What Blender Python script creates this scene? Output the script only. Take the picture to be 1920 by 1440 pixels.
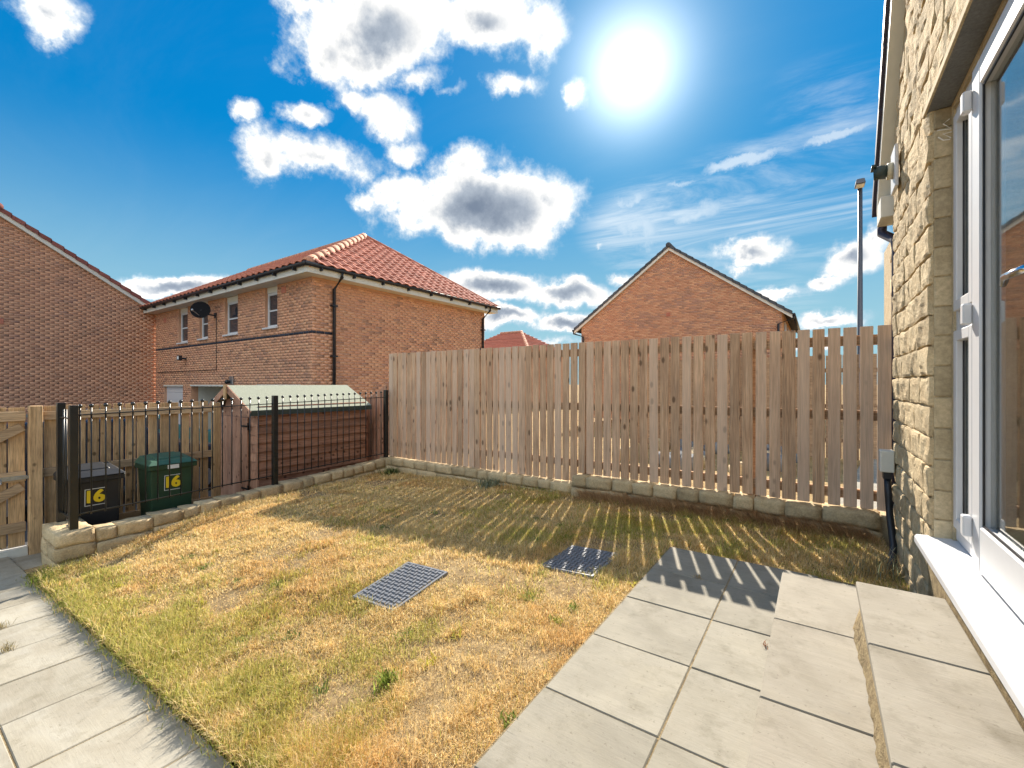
import bpy, bmesh, math, random
import numpy as np
from mathutils import Vector, Matrix
random.seed(7); RNG = np.random.default_rng(11)
R = math.radians
for o in list(bpy.data.objects): bpy.data.objects.remove(o)
S = bpy.context.scene
COL = S.collection

# ------------------------------------------------------------------ camera
YAW = math.atan(572/830)
cam = bpy.data.cameras.new('camera'); co = bpy.data.objects.new('camera', cam); COL.objects.link(co)
cam.sensor_width = 36.0; cam.lens = 830/1920*36.0; cam.clip_start = 0.05; cam.clip_end = 3000
EYE = 1.185
co.location = (0, 0, EYE); co.rotation_euler = (R(90), 0, YAW)
S.camera = co
# ------------------------------------------------------------------ light
SUN = Vector((-0.3444, 0.977, 0.711)).normalized()
EL = math.asin(SUN.z); AZ = math.atan2(SUN.x, SUN.y)      # azimuth clockwise from +Y
SKY_STRENGTH = 0.15
EXPO = 2.45
S.view_settings.view_transform = 'Standard'; S.view_settings.look = 'None'
S.view_settings.gamma = 1.0; S.view_settings.exposure = EXPO; S.view_settings.use_curve_mapping = False
sl = bpy.data.lights.new('sun', 'SUN'); sl.energy = 2.1; sl.angle = R(0.45); sl.color = (1.0, 0.91, 0.78)
so = bpy.data.objects.new('sun', sl); COL.objects.link(so)
so.rotation_euler = (-SUN).to_track_quat('-Z', 'Y').to_euler(); so.location = (0, 0, 20)

def N(nt, t, **kw):
    n = nt.nodes.new(t)
    for k, v in kw.items():
        if k in ('loc',): continue
        setattr(n, k, v)
    return n
def setin(n, **kw):
    for k, v in kw.items(): n.inputs[k].default_value = v
def math_(nt, op, a, b=None, c=None, clamp=False):
    n = nt.nodes.new('ShaderNodeMath'); n.operation = op; n.use_clamp = clamp
    for i, q in enumerate((a, b, c)):
        if q is None: continue
        if isinstance(q, (int, float)): n.inputs[i].default_value = q
        else: nt.links.new(q, n.inputs[i])
    return n.outputs[0]
def mixc(nt, fac, a, b, mode='MIX'):
    n = nt.nodes.new('ShaderNodeMix'); n.data_type = 'RGBA'; n.blend_type = mode
    for q, i in ((fac, n.inputs['Factor']), (a, n.inputs['A']), (b, n.inputs['B'])):
        if isinstance(q, (int, float)):
            i.default_value = q
        elif isinstance(q, (tuple, list)):
            i.default_value = tuple(q) + ((1,) if len(q) == 3 else ())
        else: nt.links.new(q, i)
    return n.outputs['Result']
def smooth(nt, v, lo, hi):
    n = nt.nodes.new('ShaderNodeMapRange'); n.interpolation_type = 'SMOOTHSTEP'
    nt.links.new(v, n.inputs['Value']); n.inputs['From Min'].default_value = lo; n.inputs['From Max'].default_value = hi
    return n.outputs['Result']

def build_world():
    w = bpy.data.worlds.new('World'); S.world = w; w.use_nodes = True
    nt = w.node_tree; nt.nodes.clear(); L = nt.links.new
    out = N(nt, 'ShaderNodeOutputWorld'); bg = N(nt, 'ShaderNodeBackground'); L(bg.outputs[0], out.inputs[0])
    bg.inputs['Strength'].default_value = SKY_STRENGTH
    sky = N(nt, 'ShaderNodeTexSky', sky_type='NISHITA', sun_disc=False, sun_elevation=EL, sun_rotation=AZ,
            altitude=60, air_density=1.0, dust_density=0.1, ozone_density=3.0)
    hs = N(nt, 'ShaderNodeHueSaturation'); setin(hs, Saturation=1.25, Value=1.0); L(sky.outputs[0], hs.inputs['Color'])
    tc = N(nt, 'ShaderNodeTexCoord'); d = tc.outputs['Generated']
    white = 1.0 / (SKY_STRENGTH * 2 ** EXPO)
    bw = N(nt, 'ShaderNodeRGBToBW'); L(hs.outputs[0], bw.inputs[0])
    # film-like shoulder, so that the sky near the sun keeps its blue
    sh = math_(nt, 'DIVIDE', 1.0, math_(nt, 'MULTIPLY_ADD', bw.outputs[0], 0.9 / white, 1.0))
    col = mixc(nt, 1.0, hs.outputs[0], (0.008, 0.365, 0.41), 'MULTIPLY')
    col = mixc(nt, 1.0, col, sh, 'MULTIPLY')
    # turbulence shared by the clouds
    def noise(vec, scale, det, rough=0.55, dist=0.0):
        n = N(nt, 'ShaderNodeTexNoise'); setin(n, Scale=scale, Detail=det, Roughness=rough, Distortion=dist); L(vec, n.inputs['Vector'])
        return n
    n1 = noise(d, 6.5, 9.0, 0.64)
    n2 = noise(d, 38.0, 4.0, 0.65)
    warp = N(nt, 'ShaderNodeVectorMath', operation='MULTIPLY_ADD'); L(n1.outputs['Color'], warp.inputs[0])
    warp.inputs[1].default_value = (0.10,) * 3
    sub = N(nt, 'ShaderNodeVectorMath', operation='SUBTRACT'); L(d, sub.inputs[0]); sub.inputs[1].default_value = (0.05,) * 3
    L(sub.outputs[0], warp.inputs[2]); dw = warp.outputs[0]
    def blobs(lst, vec):
        acc = None
        for az, el, rx, ry, amp, tilt in lst:
            az, el = R(az), R(el)
            n = Vector((math.sin(az) * math.cos(el), math.cos(az) * math.cos(el), math.sin(el)))
            e1 = Vector((math.cos(az), -math.sin(az), 0)); e2 = n.cross(e1) * -1
            if e2.z < 0: e2 = -e2
            t = R(tilt); a = e1 * math.cos(t) + e2 * math.sin(t); b = -e1 * math.sin(t) + e2 * math.cos(t); c = a.cross(b)
            m = Matrix((a, b, c)).transposed()
            mp = N(nt, 'ShaderNodeMapping', vector_type='TEXTURE'); L(vec, mp.inputs['Vector'])
            mp.inputs['Location'].default_value = n; mp.inputs['Rotation'].default_value = m.to_euler('XYZ')
            mp.inputs['Scale'].default_value = (R(rx), R(ry), max(R(rx), R(ry)) * 1.5)
            ln = N(nt, 'ShaderNodeVectorMath', operation='LENGTH'); L(mp.outputs[0], ln.inputs[0])
            v = math_(nt, 'MULTIPLY_ADD', ln.outputs['Value'], -amp, amp)
            acc = v if acc is None else math_(nt, 'MAXIMUM', acc, v)
        return acc
    f = blobs(CLOUDS, dw)
    # unseen fair weather cumulus over the rest of the sky, thickened for white fill
    pl = N(nt, 'ShaderNodeSeparateXYZ'); L(d, pl.inputs[0])
    zz = math_(nt, 'MAXIMUM', math_(nt, 'ADD', pl.outputs[2], 0.10), 0.03)
    cb = N(nt, 'ShaderNodeCombineXYZ'); L(math_(nt, 'DIVIDE', pl.outputs[0], zz), cb.inputs[0]); L(math_(nt, 'DIVIDE', pl.outputs[1], zz), cb.inputs[1])
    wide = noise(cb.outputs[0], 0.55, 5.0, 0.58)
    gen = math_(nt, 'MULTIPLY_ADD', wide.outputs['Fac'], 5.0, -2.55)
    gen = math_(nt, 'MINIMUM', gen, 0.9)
    # the cumulus one sees ahead is described one by one above; a denser field, added for fill, covers the rest
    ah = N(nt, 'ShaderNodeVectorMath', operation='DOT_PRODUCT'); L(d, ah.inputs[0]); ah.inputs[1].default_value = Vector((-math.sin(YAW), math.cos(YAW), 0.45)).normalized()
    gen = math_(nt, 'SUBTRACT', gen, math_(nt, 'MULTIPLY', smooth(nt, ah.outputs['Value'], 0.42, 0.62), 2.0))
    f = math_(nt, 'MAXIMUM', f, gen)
    turb = math_(nt, 'MULTIPLY_ADD', n1.outputs['Fac'], 2.7, -1.35)
    turb2 = math_(nt, 'MULTIPLY_ADD', n2.outputs['Fac'], 0.7, -0.35)
    dens = math_(nt, 'ADD', math_(nt, 'ADD', f, turb), turb2)
    mask = smooth(nt, dens, -0.14, 0.66)
    # thin fringes are bluish white, the body blazing white, and the thick middle grey against the light
    body = smooth(nt, dens, 0.10, 0.75)
    ccol = mixc(nt, body, (0.66 * white, 0.80 * white, 0.92 * white), (1.35 * white, 1.30 * white, 1.22 * white))
    thick = math_(nt, 'MULTIPLY', smooth(nt, math_(nt, 'MULTIPLY_ADD', turb, 0.7, f), 0.50, 1.35), 0.97)
    grey = mixc(nt, smooth(nt, dens, 0.7, 2.2), (0.50 * white, 0.57 * white, 0.66 * white), (0.16 * white, 0.22 * white, 0.32 * white))
    ccol = mixc(nt, thick, ccol, grey)
    # front light brightens cumulus away from the sun; boosted further as added fill
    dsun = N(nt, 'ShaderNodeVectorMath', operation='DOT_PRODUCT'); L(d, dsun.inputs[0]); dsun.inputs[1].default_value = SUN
    fill_boost = math_(nt, 'MULTIPLY_ADD', smooth(nt, math_(nt, 'MULTIPLY', dsun.outputs['Value'], -1.0), -0.75, 0.6), 2.1, 1.0)
    ccol = mixc(nt, 1.0, ccol, fill_boost, 'MULTIPLY')
    # thin high cirrus
    mp = N(nt, 'ShaderNodeMapping'); L(cb.outputs[0], mp.inputs['Vector']); mp.inputs['Rotation'].default_value = (0, 0, R(35)); mp.inputs['Scale'].default_value = (0.8, 1.9, 1)
    ci = noise(mp.outputs[0], 0.75, 7.0, 0.66, 2.2)
    cir = math_(nt, 'MULTIPLY', smooth(nt, ci.outputs['Fac'], 0.38, 0.78), 0.8)
    cirm = math_(nt, 'MULTIPLY', cir, math_(nt, 'MAXIMUM', smooth(nt, blobs(CIRRUS, d), 0.0, 0.7), 0.03))
    cirm = math_(nt, 'MAXIMUM', cirm, math_(nt, 'MULTIPLY', smooth(nt, math_(nt, 'ADD', blobs(STREAKS, dw), math_(nt, 'MULTIPLY', turb, 0.9)), 0.0, 0.8), 0.65))
    # pale band of haze at the horizon
    hz = math_(nt, 'MULTIPLY', smooth(nt, math_(nt, 'SUBTRACT', 0.46, pl.outputs[2]), 0.0, 0.46), 0.85)
    col = mixc(nt, hz, col, (0.47 * white, 0.73 * white, 0.84 * white))
    col = mixc(nt, cirm, col, (0.86 * white, 0.95 * white, 1.02 * white))
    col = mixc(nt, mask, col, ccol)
    # aureole round the sun
    dt = N(nt, 'ShaderNodeVectorMath', operation='DOT_PRODUCT'); L(d, dt.inputs[0]); dt.inputs[1].default_value = SUN
    ang = math_(nt, 'MULTIPLY', math_(nt, 'ARCCOSINE', math_(nt, 'MINIMUM', dt.outputs['Value'], 1.0)), 180 / math.pi)
    g1 = math_(nt, 'EXPONENT', math_(nt, 'MULTIPLY', math_(nt, 'POWER', math_(nt, 'DIVIDE', ang, 4.6), 2.0), -1.0))
    g2 = math_(nt, 'EXPONENT', math_(nt, 'DIVIDE', ang, -5.5))
    glow = math_(nt, 'ADD', math_(nt, 'MULTIPLY', g1, 0.95 * white), math_(nt, 'MULTIPLY', g2, 0.70 * white))
    gc = mixc(nt, 1.0, (1, 0.985, 0.95), glow, 'MULTIPLY')
    col = mixc(nt, 1.0, col, gc, 'ADD')
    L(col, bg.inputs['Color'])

# (azimuth from +Y clockwise, elevation, half width, half height, strength, tilt), all in degrees
CLOUDS = [(-38.4, 21.6, 12.9, 5.5, 2.1, 1), (-40.1, 26.1, 5.8, 2.8, 1.0, 2), (-29.8, 22.7, 5.0, 2.6, 1.0, -2), (-46.1, 19.2, 4.4, 2.1, 0.8, 4), (-58.3, 24.6, 6.7, 2.9, 1.25, 10), (-62.8, 24.0, 3.1, 2.9, 1.05, 12), (-49.7, 30.1, 3.9, 2.5, 0.75, 8), (-47.5, 27.3, 2.5, 1.3, 0.7, 6), (-52.6, 21.7, 2.0, 0.8, 0.75, 7), (-51.0, 37.3, 8.4, 5.0, 1.55, 10), (-37.7, 39.1, 7.2, 3.3, 1.25, 2), (-46.5, 33.9, 4.1, 1.9, 1.1, 7), (-56.8, 34.7, 2.7, 3.7, 1.0, 13), (-54.4, 31.1, 2.4, 1.4, 0.85, 11), (-30.8, 38.4, 3.1, 3.2, 1.0, -2), (-34.6, 33.6, 4.6, 1.5, 1.0, 0), (-42.8, 32.9, 3.1, 0.8, 0.75, 4), (-59.7, 38.1, 2.8, 1.2, 0.8, 16), (-26.7, 32.6, 1.9, 2.0, 1.15, -4), (-64.9, 27.8, 1.3, 0.7, 0.75, 15), (-58.6, 28.9, 1.9, 1.0, 0.9, 12), (-80.9, 30.1, 2.7, 2.1, 1.15, 28), (-72.2, 9.7, 6.9, 1.3, 1.5, 7), (-36.6, 12.4, 8.4, 2.4, 1.9, 0), (-27.7, 11.5, 8.0, 2.4, 1.9, -1), (-34.9, 8.6, 5.8, 1.6, 1.7, 0), (-27.4, 7.8, 6.4, 1.6, 1.7, -1), (-21.0, 13.2, 3.5, 1.0, 0.85, -3), (-6.9, 14.8, 5.5, 1.8, 1.6, -8), (-8.0, 13.5, 2.7, 0.7, 0.85, -7), (-4.0, 10.3, 3.5, 0.7, 0.8, -6), (3.1, 12.8, 3.1, 2.6, 1.5, -10), (4.5, 14.3, 1.8, 1.5, 1.0, -11), (1.1, 10.4, 1.8, 0.7, 0.8, -7), (1.3, 6.8, 3.6, 0.8, 1.0, -5), (-24.3, 17.1, 1.0, 0.5, 0.9, -3), (-31.8, 5.4, 8.8, 0.9, 0.9, 0), (0.6, 4.4, 5.1, 0.7, 0.8, -3)]
CIRRUS = [(-15.3, 18.3, 11.6, 7.0, 1.5, -6), (-3.5, 19.3, 13.6, 7.9, 1.5, -11), (1.3, 27.4, 7.2, 4.9, 0.8, -18), (-10.5, 10.0, 13.0, 4.3, 1.2, -4)]
STREAKS = [(-6.6, 24.2, 5.5, 0.7, 1.0, 3), (1.7, 24.4, 4.1, 0.6, 1.0, -4), (-14.1, 22.9, 3.4, 0.5, 0.7, 10), (-19.7, 21.9, 3.7, 1.6, 1.0, 4), (-18.4, 18.6, 5.4, 2.9, 0.95, -20), (-12.3, 19.4, 5.1, 1.7, 0.85, 12)]
build_world()

# ------------------------------------------------------------------ mesh helpers
def wloc(o):
    v = Vector((0, 0, 0))
    while o is not None:
        v += o.location; o = o.parent
    return v
class MB:
    def __init__(s): s.v = []; s.f = []
    def add(s, vs, fs):
        b = len(s.v); s.v += [tuple(p) for p in vs]; s.f += [tuple(i + b for i in f) for f in fs]; return s
    def box(s, x0, x1, y0, y1, z0, z1):
        return s.add([(x0, y0, z0), (x1, y0, z0), (x1, y1, z0), (x0, y1, z0), (x0, y0, z1), (x1, y0, z1), (x1, y1, z1), (x0, y1, z1)],
                     [(0, 3, 2, 1), (4, 5, 6, 7), (0, 1, 5, 4), (1, 2, 6, 5), (2, 3, 7, 6), (3, 0, 4, 7)])
    def hexa(s, bot, top):
        return s.add(list(bot) + list(top), [(3, 2, 1, 0), (4, 5, 6, 7), (0, 1, 5, 4), (1, 2, 6, 5), (2, 3, 7, 6), (3, 0, 4, 7)])
    def beam(s, p, q, w, h, up=(0, 0, 1)):
        p, q = Vector(p), Vector(q); d = (q - p).normalized(); up = Vector(up); a = d.cross(up).normalized(); b = a.cross(d)
        a *= w / 2; b *= h / 2
        return s.hexa([p - a - b, p + a - b, p + a + b, p - a + b], [q - a - b, q + a - b, q + a + b, q - a + b])
    def tube(s, pts, r, n=8, cap=True):
        pts = [Vector(p) for p in pts]; rs = r if isinstance(r, (list, tuple)) else [r] * len(pts)
        b = len(s.v)
        for i, p in enumerate(pts):
            t = (pts[min(i + 1, len(pts) - 1)] - pts[max(i - 1, 0)]).normalized()
            u = t.orthogonal().normalized() if abs(t.z) > .99 else t.cross(Vector((0, 0, 1))).normalized()
            w = t.cross(u)
            for k in range(n):
                a = 2 * math.pi * k / n; s.v.append(tuple(p + (u * math.cos(a) + w * math.sin(a)) * rs[i]))
        for i in range(len(pts) - 1):
            for k in range(n):
                k2 = (k + 1) % n; s.f.append((b + i * n + k, b + i * n + k2, b + (i + 1) * n + k2, b + (i + 1) * n + k))
        if cap:
            s.f.append(tuple(b + k for k in range(n))[::-1]); e = b + (len(pts) - 1) * n; s.f.append(tuple(e + k for k in range(n)))
        return s
    def ball(s, c, r, n=10, m=6):
        b = len(s.v); c = Vector(c)
        for i in range(m + 1):
            t = math.pi * i / m
            for k in range(n):
                a = 2 * math.pi * k / n; s.v.append((c.x + r * math.sin(t) * math.cos(a), c.y + r * math.sin(t) * math.sin(a), c.z + r * math.cos(t)))
        for i in range(m):
            for k in range(n):
                k2 = (k + 1) % n; s.f.append((b + i * n + k, b + (i + 1) * n + k, b + (i + 1) * n + k2, b + i * n + k2))
        return s
    def prism(s, poly, axis, a0, a1):
        """extrude a 2-D polygon along x, y or z"""
        def P(u, v, w): return {'x': (w, u, v), 'y': (u, w, v), 'z': (u, v, w)}[axis]
        n = len(poly); b = len(s.v)
        s.v += [P(u, v, a0) for u, v in poly] + [P(u, v, a1) for u, v in poly]
        s.f.append(tuple(range(b, b + n))); s.f.append(tuple(range(b + 2 * n - 1, b + n - 1, -1)))
        for i in range(n):
            j = (i + 1) % n; s.f.append((b + i, b + n + i, b + n + j, b + j))
        return s
    def mesh(s, name, bevel=0.0, smooth_=False, seg=1):
        me = bpy.data.meshes.new(name); me.from_pydata(s.v, [], s.f)
        bm = bmesh.new(); bm.from_mesh(me)
        if bevel:
            bmesh.ops.bevel(bm, geom=[e for e in bm.edges], offset=bevel, segments=seg, affect='EDGES', profile=0.6)
        bmesh.ops.recalc_face_normals(bm, faces=bm.faces)
        bm.to_mesh(me); bm.free()
        if smooth_: me.polygons.foreach_set('use_smooth', [True] * len(me.polygons))
        me.update(); return me
    def to(s, name, mat, parent=None, bevel=0.0, smooth_=False, seg=1, loc=None):
        if parent is not None and loc is None:
            w = wloc(parent); s.v = [(x - w.x, y - w.y, z - w.z) for x, y, z in s.v]
        return put(s.mesh(name, bevel, smooth_, seg), mat, parent, loc, name)
def put(me, mat, parent=None, loc=None, name=None, rot=None):
    o = bpy.data.objects.new(name or me.name, me); COL.objects.link(o)
    if mat is not None and not len(me.materials): me.materials.append(mat)
    if parent is not None:
        o.parent = parent
        if loc is not None: o.location = Vector(loc) - wloc(parent)
    elif loc is not None: o.location = loc
    if rot is not None: o.rotation_euler = rot
    return o
def tag(o, label=None, cat=None, group=None, kind=None):
    if label: o['label'] = label
    if cat: o['category'] = cat
    if group: o['group'] = group
    if kind: o['kind'] = kind
    return o
def thing(name, loc, label, cat, group=None):
    o = bpy.data.objects.new(name, None); COL.objects.link(o); o.location = loc; o.empty_display_size = .1
    return tag(o, label, cat, group)
def npmesh(name, V, F, mat, parent=None, cols=None, smooth_=False):
    V = np.asarray(V, np.float32); F = np.asarray(F, np.int32); k = F.shape[1]
    if parent is not None: V = V - np.array(wloc(parent), np.float32)
    me = bpy.data.meshes.new(name); me.vertices.add(len(V)); me.vertices.foreach_set('co', V.ravel())
    me.loops.add(F.size); me.loops.foreach_set('vertex_index', F.ravel())
    me.polygons.add(len(F)); me.polygons.foreach_set('loop_start', np.arange(0, F.size, k, dtype=np.int32))
    if smooth_: me.polygons.foreach_set('use_smooth', np.ones(len(F), bool))
    if cols is not None:
        a = me.attributes.new('Col', 'FLOAT_COLOR', 'POINT')
        c = np.ones((len(V), 4), np.float32); c[:, :3] = cols; a.data.foreach_set('color', c.ravel())
    me.update(calc_edges=True); me.validate()
    return put(me, mat, parent, None, name)
# value noise in numpy (2-D)
_tab = RNG.random((256, 256))
def vnoise(x, y, s, oct=4, seed=0):
    x = np.asarray(x) * s + 37.7 * seed; y = np.asarray(y) * s + 91.3 * seed; out = 0; amp = 1; tot = 0
    for _ in range(oct):
        xi = np.floor(x).astype(int); yi = np.floor(y).astype(int); fx = x - xi; fy = y - yi
        fx = fx * fx * (3 - 2 * fx); fy = fy * fy * (3 - 2 * fy)
        g = lambda a, b: _tab[a % 256, b % 256]
        out = out + amp * ((g(xi, yi) * (1 - fx) + g(xi + 1, yi) * fx) * (1 - fy) + (g(xi, yi + 1) * (1 - fx) + g(xi + 1, yi + 1) * fx) * fy)
        tot += amp; amp *= .5; x = x * 2.03 + 5.1; y = y * 2.03 + 9.7
    return out / tot
def sstep(v, a, b):
    t = np.clip((v - a) / (b - a), 0, 1); return t * t * (3 - 2 * t)

# ------------------------------------------------------------------ materials
MATS = {}
def base_mat(name, rough=0.8, spec=0.3, metal=0.0):
    m = bpy.data.materials.new(name); m.use_nodes = True; nt = m.node_tree
    b = nt.nodes['Principled BSDF']; setin(b, Roughness=rough, Metallic=metal); b.inputs['Specular IOR Level'].default_value = spec
    return m, nt, b
def coords(nt, scale=(1, 1, 1), rnd=True, kind='Object'):
    tc = N(nt, 'ShaderNodeTexCoord'); mp = N(nt, 'ShaderNodeMapping'); nt.links.new(tc.outputs[kind], mp.inputs['Vector'])
    mp.inputs['Scale'].default_value = scale
    if rnd:
        oi = N(nt, 'ShaderNodeObjectInfo'); ml = N(nt, 'ShaderNodeVectorMath', operation='SCALE')
        ml.inputs[0].default_value = (37.0, 51.0, 23.0); nt.links.new(oi.outputs['Random'], ml.inputs['Scale'])
        nt.links.new(ml.outputs[0], mp.inputs['Location'])
    return mp.outputs[0]
def tex(nt, vec, scale, det=6, rough=.6, dist=0.0):
    n = N(nt, 'ShaderNodeTexNoise'); setin(n, Scale=scale, Detail=det, Roughness=rough, Distortion=dist); nt.links.new(vec, n.inputs['Vector']); return n.outputs['Fac']
def ramp(nt, fac, stops):
    r = N(nt, 'ShaderNodeValToRGB'); nt.links.new(fac, r.inputs[0]); e = r.color_ramp.elements
    while len(e) < len(stops): e.new(0.5)
    for i, (p, c) in enumerate(stops): e[i].position = p; e[i].color = tuple(c) + (1,)
    return r.outputs[0]
def bump(nt, b, h, strength=.3, dist=.01):
    n = N(nt, 'ShaderNodeBump'); setin(n, Strength=strength, Distance=dist); nt.links.new(h, n.inputs['Height']); nt.links.new(n.outputs[0], b.inputs['Normal'])
def rnd_value(nt, lo, hi):
    oi = N(nt, 'ShaderNodeObjectInfo'); mr = N(nt, 'ShaderNodeMapRange'); nt.links.new(oi.outputs['Random'], mr.inputs['Value'])
    mr.inputs['To Min'].default_value = lo; mr.inputs['To Max'].default_value = hi; return mr.outputs[0]
def scale_col(nt, col, val):
    return mixc(nt, 1.0, col, val, 'MULTIPLY')
def plain(name, c, rough=.6, spec=.4, metal=0., var=.12, nscale=8., bmp=0.):
    m, nt, b = base_mat(name, rough, spec, metal)
    v = coords(nt); n = tex(nt, v, nscale)
    lo = tuple(x * (1 - var) for x in c); hi = tuple(min(1, x * (1 + var)) for x in c)
    nt.links.new(ramp(nt, n, [(.3, lo), (.7, hi)]), b.inputs['Base Color'])
    if bmp: bump(nt, b, tex(nt, v, nscale * 6), bmp, .004)
    return m
def wood(name, dark, mid, light, axis='z', knots=True, vlo=.8, vhi=1.2, rough=.82, grey=None):
    m, nt, b = base_mat(name, rough, .2)
    sc = {'z': (26, 26, 1.3), 'x': (1.3, 26, 26), 'y': (26, 1.3, 26)}[axis]
    v = coords(nt, sc); g = tex(nt, v, 1.6, 7, .62, .7)
    col = ramp(nt, g, [(.28, dark), (.5, mid), (.74, light)])
    fine = tex(nt, coords(nt, tuple(q * 5 for q in sc)), 1.3, 3, .6)
    col = mixc(nt, .75, col, scale_col(nt, col, ramp(nt, fine, [(.35, (.62,) * 3), (.6, (1.12,) * 3)])))
    big = tex(nt, coords(nt, (2.2, 2.2, 2.2)), 1.2, 3)
    col = scale_col(nt, col, ramp(nt, big, [(.3, (.82, .80, .80)), (.7, (1.14, 1.12, 1.1))]))
    if knots:
        ks = {'z': (14, 14, 11), 'x': (11, 14, 14), 'y': (14, 11, 14)}[axis]
        vo = N(nt, 'ShaderNodeTexVoronoi'); setin(vo, Scale=1.0, Randomness=1.0); nt.links.new(coords(nt, ks), vo.inputs['Vector'])
        k = smooth(nt, vo.outputs['Distance'], .14, .34)
        sel = N(nt, 'ShaderNodeSeparateColor'); nt.links.new(vo.outputs['Color'], sel.inputs[0])
        on = math_(nt, 'GREATER_THAN', sel.outputs[0], .76)
        kk = math_(nt, 'MULTIPLY', math_(nt, 'SUBTRACT', 1.0, k), on)
        col = mixc(nt, math_(nt, 'MULTIPLY', kk, .9), col, tuple(q * .38 for q in dark))
    col = scale_col(nt, col, rnd_value(nt, vlo, vhi))
    if grey:
        col = mixc(nt, math_(nt, 'MULTIPLY', smooth(nt, rnd_value(nt, 0, 1), .35, .9), .55), col, grey)
    nt.links.new(col, b.inputs['Base Color'])
    bump(nt, b, math_(nt, 'ADD', g, math_(nt, 'MULTIPLY', fine, .5)), .35, .003)
    return m
def stone(name, stops, nscale=5., bscale=30., bstr=.6, bdist=.012, vlo=.85, vhi=1.15, rough=.92, speck=True):
    m, nt, b = base_mat(name, rough, .15)
    v = coords(nt); n = tex(nt, v, nscale, 8, .65, .3); col = ramp(nt, n, stops)
    f = tex(nt, v, bscale * 2.5, 4, .7)
    if speck: col = mixc(nt, .5, col, scale_col(nt, col, ramp(nt, f, [(.35, (.6,) * 3), (.65, (1.25,) * 3)])))
    col = scale_col(nt, col, rnd_value(nt, vlo, vhi)); nt.links.new(col, b.inputs['Base Color'])
    bump(nt, b, math_(nt, 'ADD', tex(nt, v, bscale, 6, .7), math_(nt, 'MULTIPLY', f, .5)), bstr, bdist)
    return m
def attr_mat(name, rough=.9, spec=.15, bscale=60., bstr=.3, trans=False):
    m, nt, b = base_mat(name, rough, spec)
    a = N(nt, 'ShaderNodeAttribute', attribute_name='Col'); col = a.outputs['Color']
    if bscale:
        v = coords(nt, rnd=False); f = tex(nt, v, bscale, 4, .7)
        col = scale_col(nt, col, ramp(nt, f, [(.3, (.78,) * 3), (.7, (1.2,) * 3)])); bump(nt, b, f, bstr, .004)
    nt.links.new(col, b.inputs['Base Color'])
    if trans:
        out = [x for x in nt.nodes if x.type == 'OUTPUT_MATERIAL'][0]
        tr = N(nt, 'ShaderNodeBsdfTranslucent'); nt.links.new(col, tr.inputs['Color'])
        mx = N(nt, 'ShaderNodeMixShader'); mx.inputs[0].default_value = .48
        nt.links.new(b.outputs[0], mx.inputs[1]); nt.links.new(tr.outputs[0], mx.inputs[2]); nt.links.new(mx.outputs[0], out.inputs[0])
    return m
def slab_mat(name, a, b_, c_):
    m, nt, b = base_mat(name, .85, .25)
    v = coords(nt); n = tex(nt, v, 2.6, 7, .6, .8); col = ramp(nt, n, [(.3, a), (.52, b_), (.72, c_)])
    br = tex(nt, coords(nt, (5, 60, 5)), 1.2, 4, .6, 1.5)
    col = scale_col(nt, col, ramp(nt, br, [(.3, (.93,) * 3), (.7, (1.05,) * 3)]))
    st = tex(nt, v, 7.5, 5, .7)
    col = scale_col(nt, col, ramp(nt, st, [(.27, (.74, .73, .69)), (.47, (1.0,) * 3)]))
    blot = tex(nt, coords(nt), 1.7, 5, .7, 1.0)
    col = scale_col(nt, col, ramp(nt, blot, [(.32, (.90, .89, .86)), (.5, (1.0,) * 3), (.7, (1.07, 1.06, 1.03))]))
    pit = tex(nt, coords(nt), 55, 3, .7)
    col = scale_col(nt, col, ramp(nt, pit, [(.28, (.70, .68, .64)), (.38, (1.0,) * 3)]))
    col = scale_col(nt, col, rnd_value(nt, .93, 1.07)); nt.links.new(col, b.inputs['Base Color'])
    bump(nt, b, math_(nt, 'ADD', br, tex(nt, v, 90, 4, .7)), .25, .003)
    return m
M_FENCE = wood('weathered_fence_timber', (.42, .26, .16), (.62, .42, .275), (.70, .52, .37), 'z', grey=(.56, .44, .355))
M_RAIL = wood('fence_rail_timber', (.22, .14, .085), (.36, .24, .145), (.46, .32, .205), 'x', False)
M_BFENCE = wood('golden_fence_timber', (.34, .215, .105), (.52, .345, .18), (.60, .42, .24), 'z')
M_BRAIL = wood('golden_rail_timber', (.34, .225, .125), (.52, .36, .21), (.60, .44, .27), 'y')
M_SHED = wood('red_shed_board', (.24, .115, .07), (.36, .185, .115), (.44, .24, .155), 'y', vlo=.85, vhi=1.12)
M_SHEDV = wood('red_shed_board_upright', (.30, .155, .10), (.46, .26, .175), (.55, .345, .24), 'z', vlo=.85, vhi=1.1)
M_DARKWOOD = wood('dark_stained_timber', (.05, .03, .02), (.09, .05, .035), (.13, .08, .05), 'z', False)
M_FELT = plain('green_mineral_felt', (.33, .34, .26), .95, .1, var=.16, nscale=60, bmp=.4)
M_BLACK = plain('black_gloss_paint', (.012, .013, .013), .32, .5, var=.2)
M_BPLASTIC = plain('black_plastic', (.018, .018, .022), .42, .45, var=.2)
M_WHITE = plain('white_upvc', (.62, .62, .63), .35, .5, var=.03)
M_CREAM = plain('white_painted_board', (.66, .64, .57), .5, .4, var=.05)
M_BINB = plain('black_bin_plastic', (.022, .023, .025), .5, .4, var=.2)
M_BING = plain('green_bin_plastic', (.024, .062, .032), .5, .4, var=.15)
M_BINGL = plain('green_bin_lid_plastic', (.04, .10, .06), .5, .4, var=.15)
M_YELLOW = plain('yellow_vinyl', (.85, .62, .02), .5, .4, var=.04)
M_STICK = plain('white_vinyl', (.75, .76, .74), .5, .4, var=.05)
M_METAL = plain('galvanised_steel', (.42, .43, .44), .38, .5, .9, var=.2, nscale=30)
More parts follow.
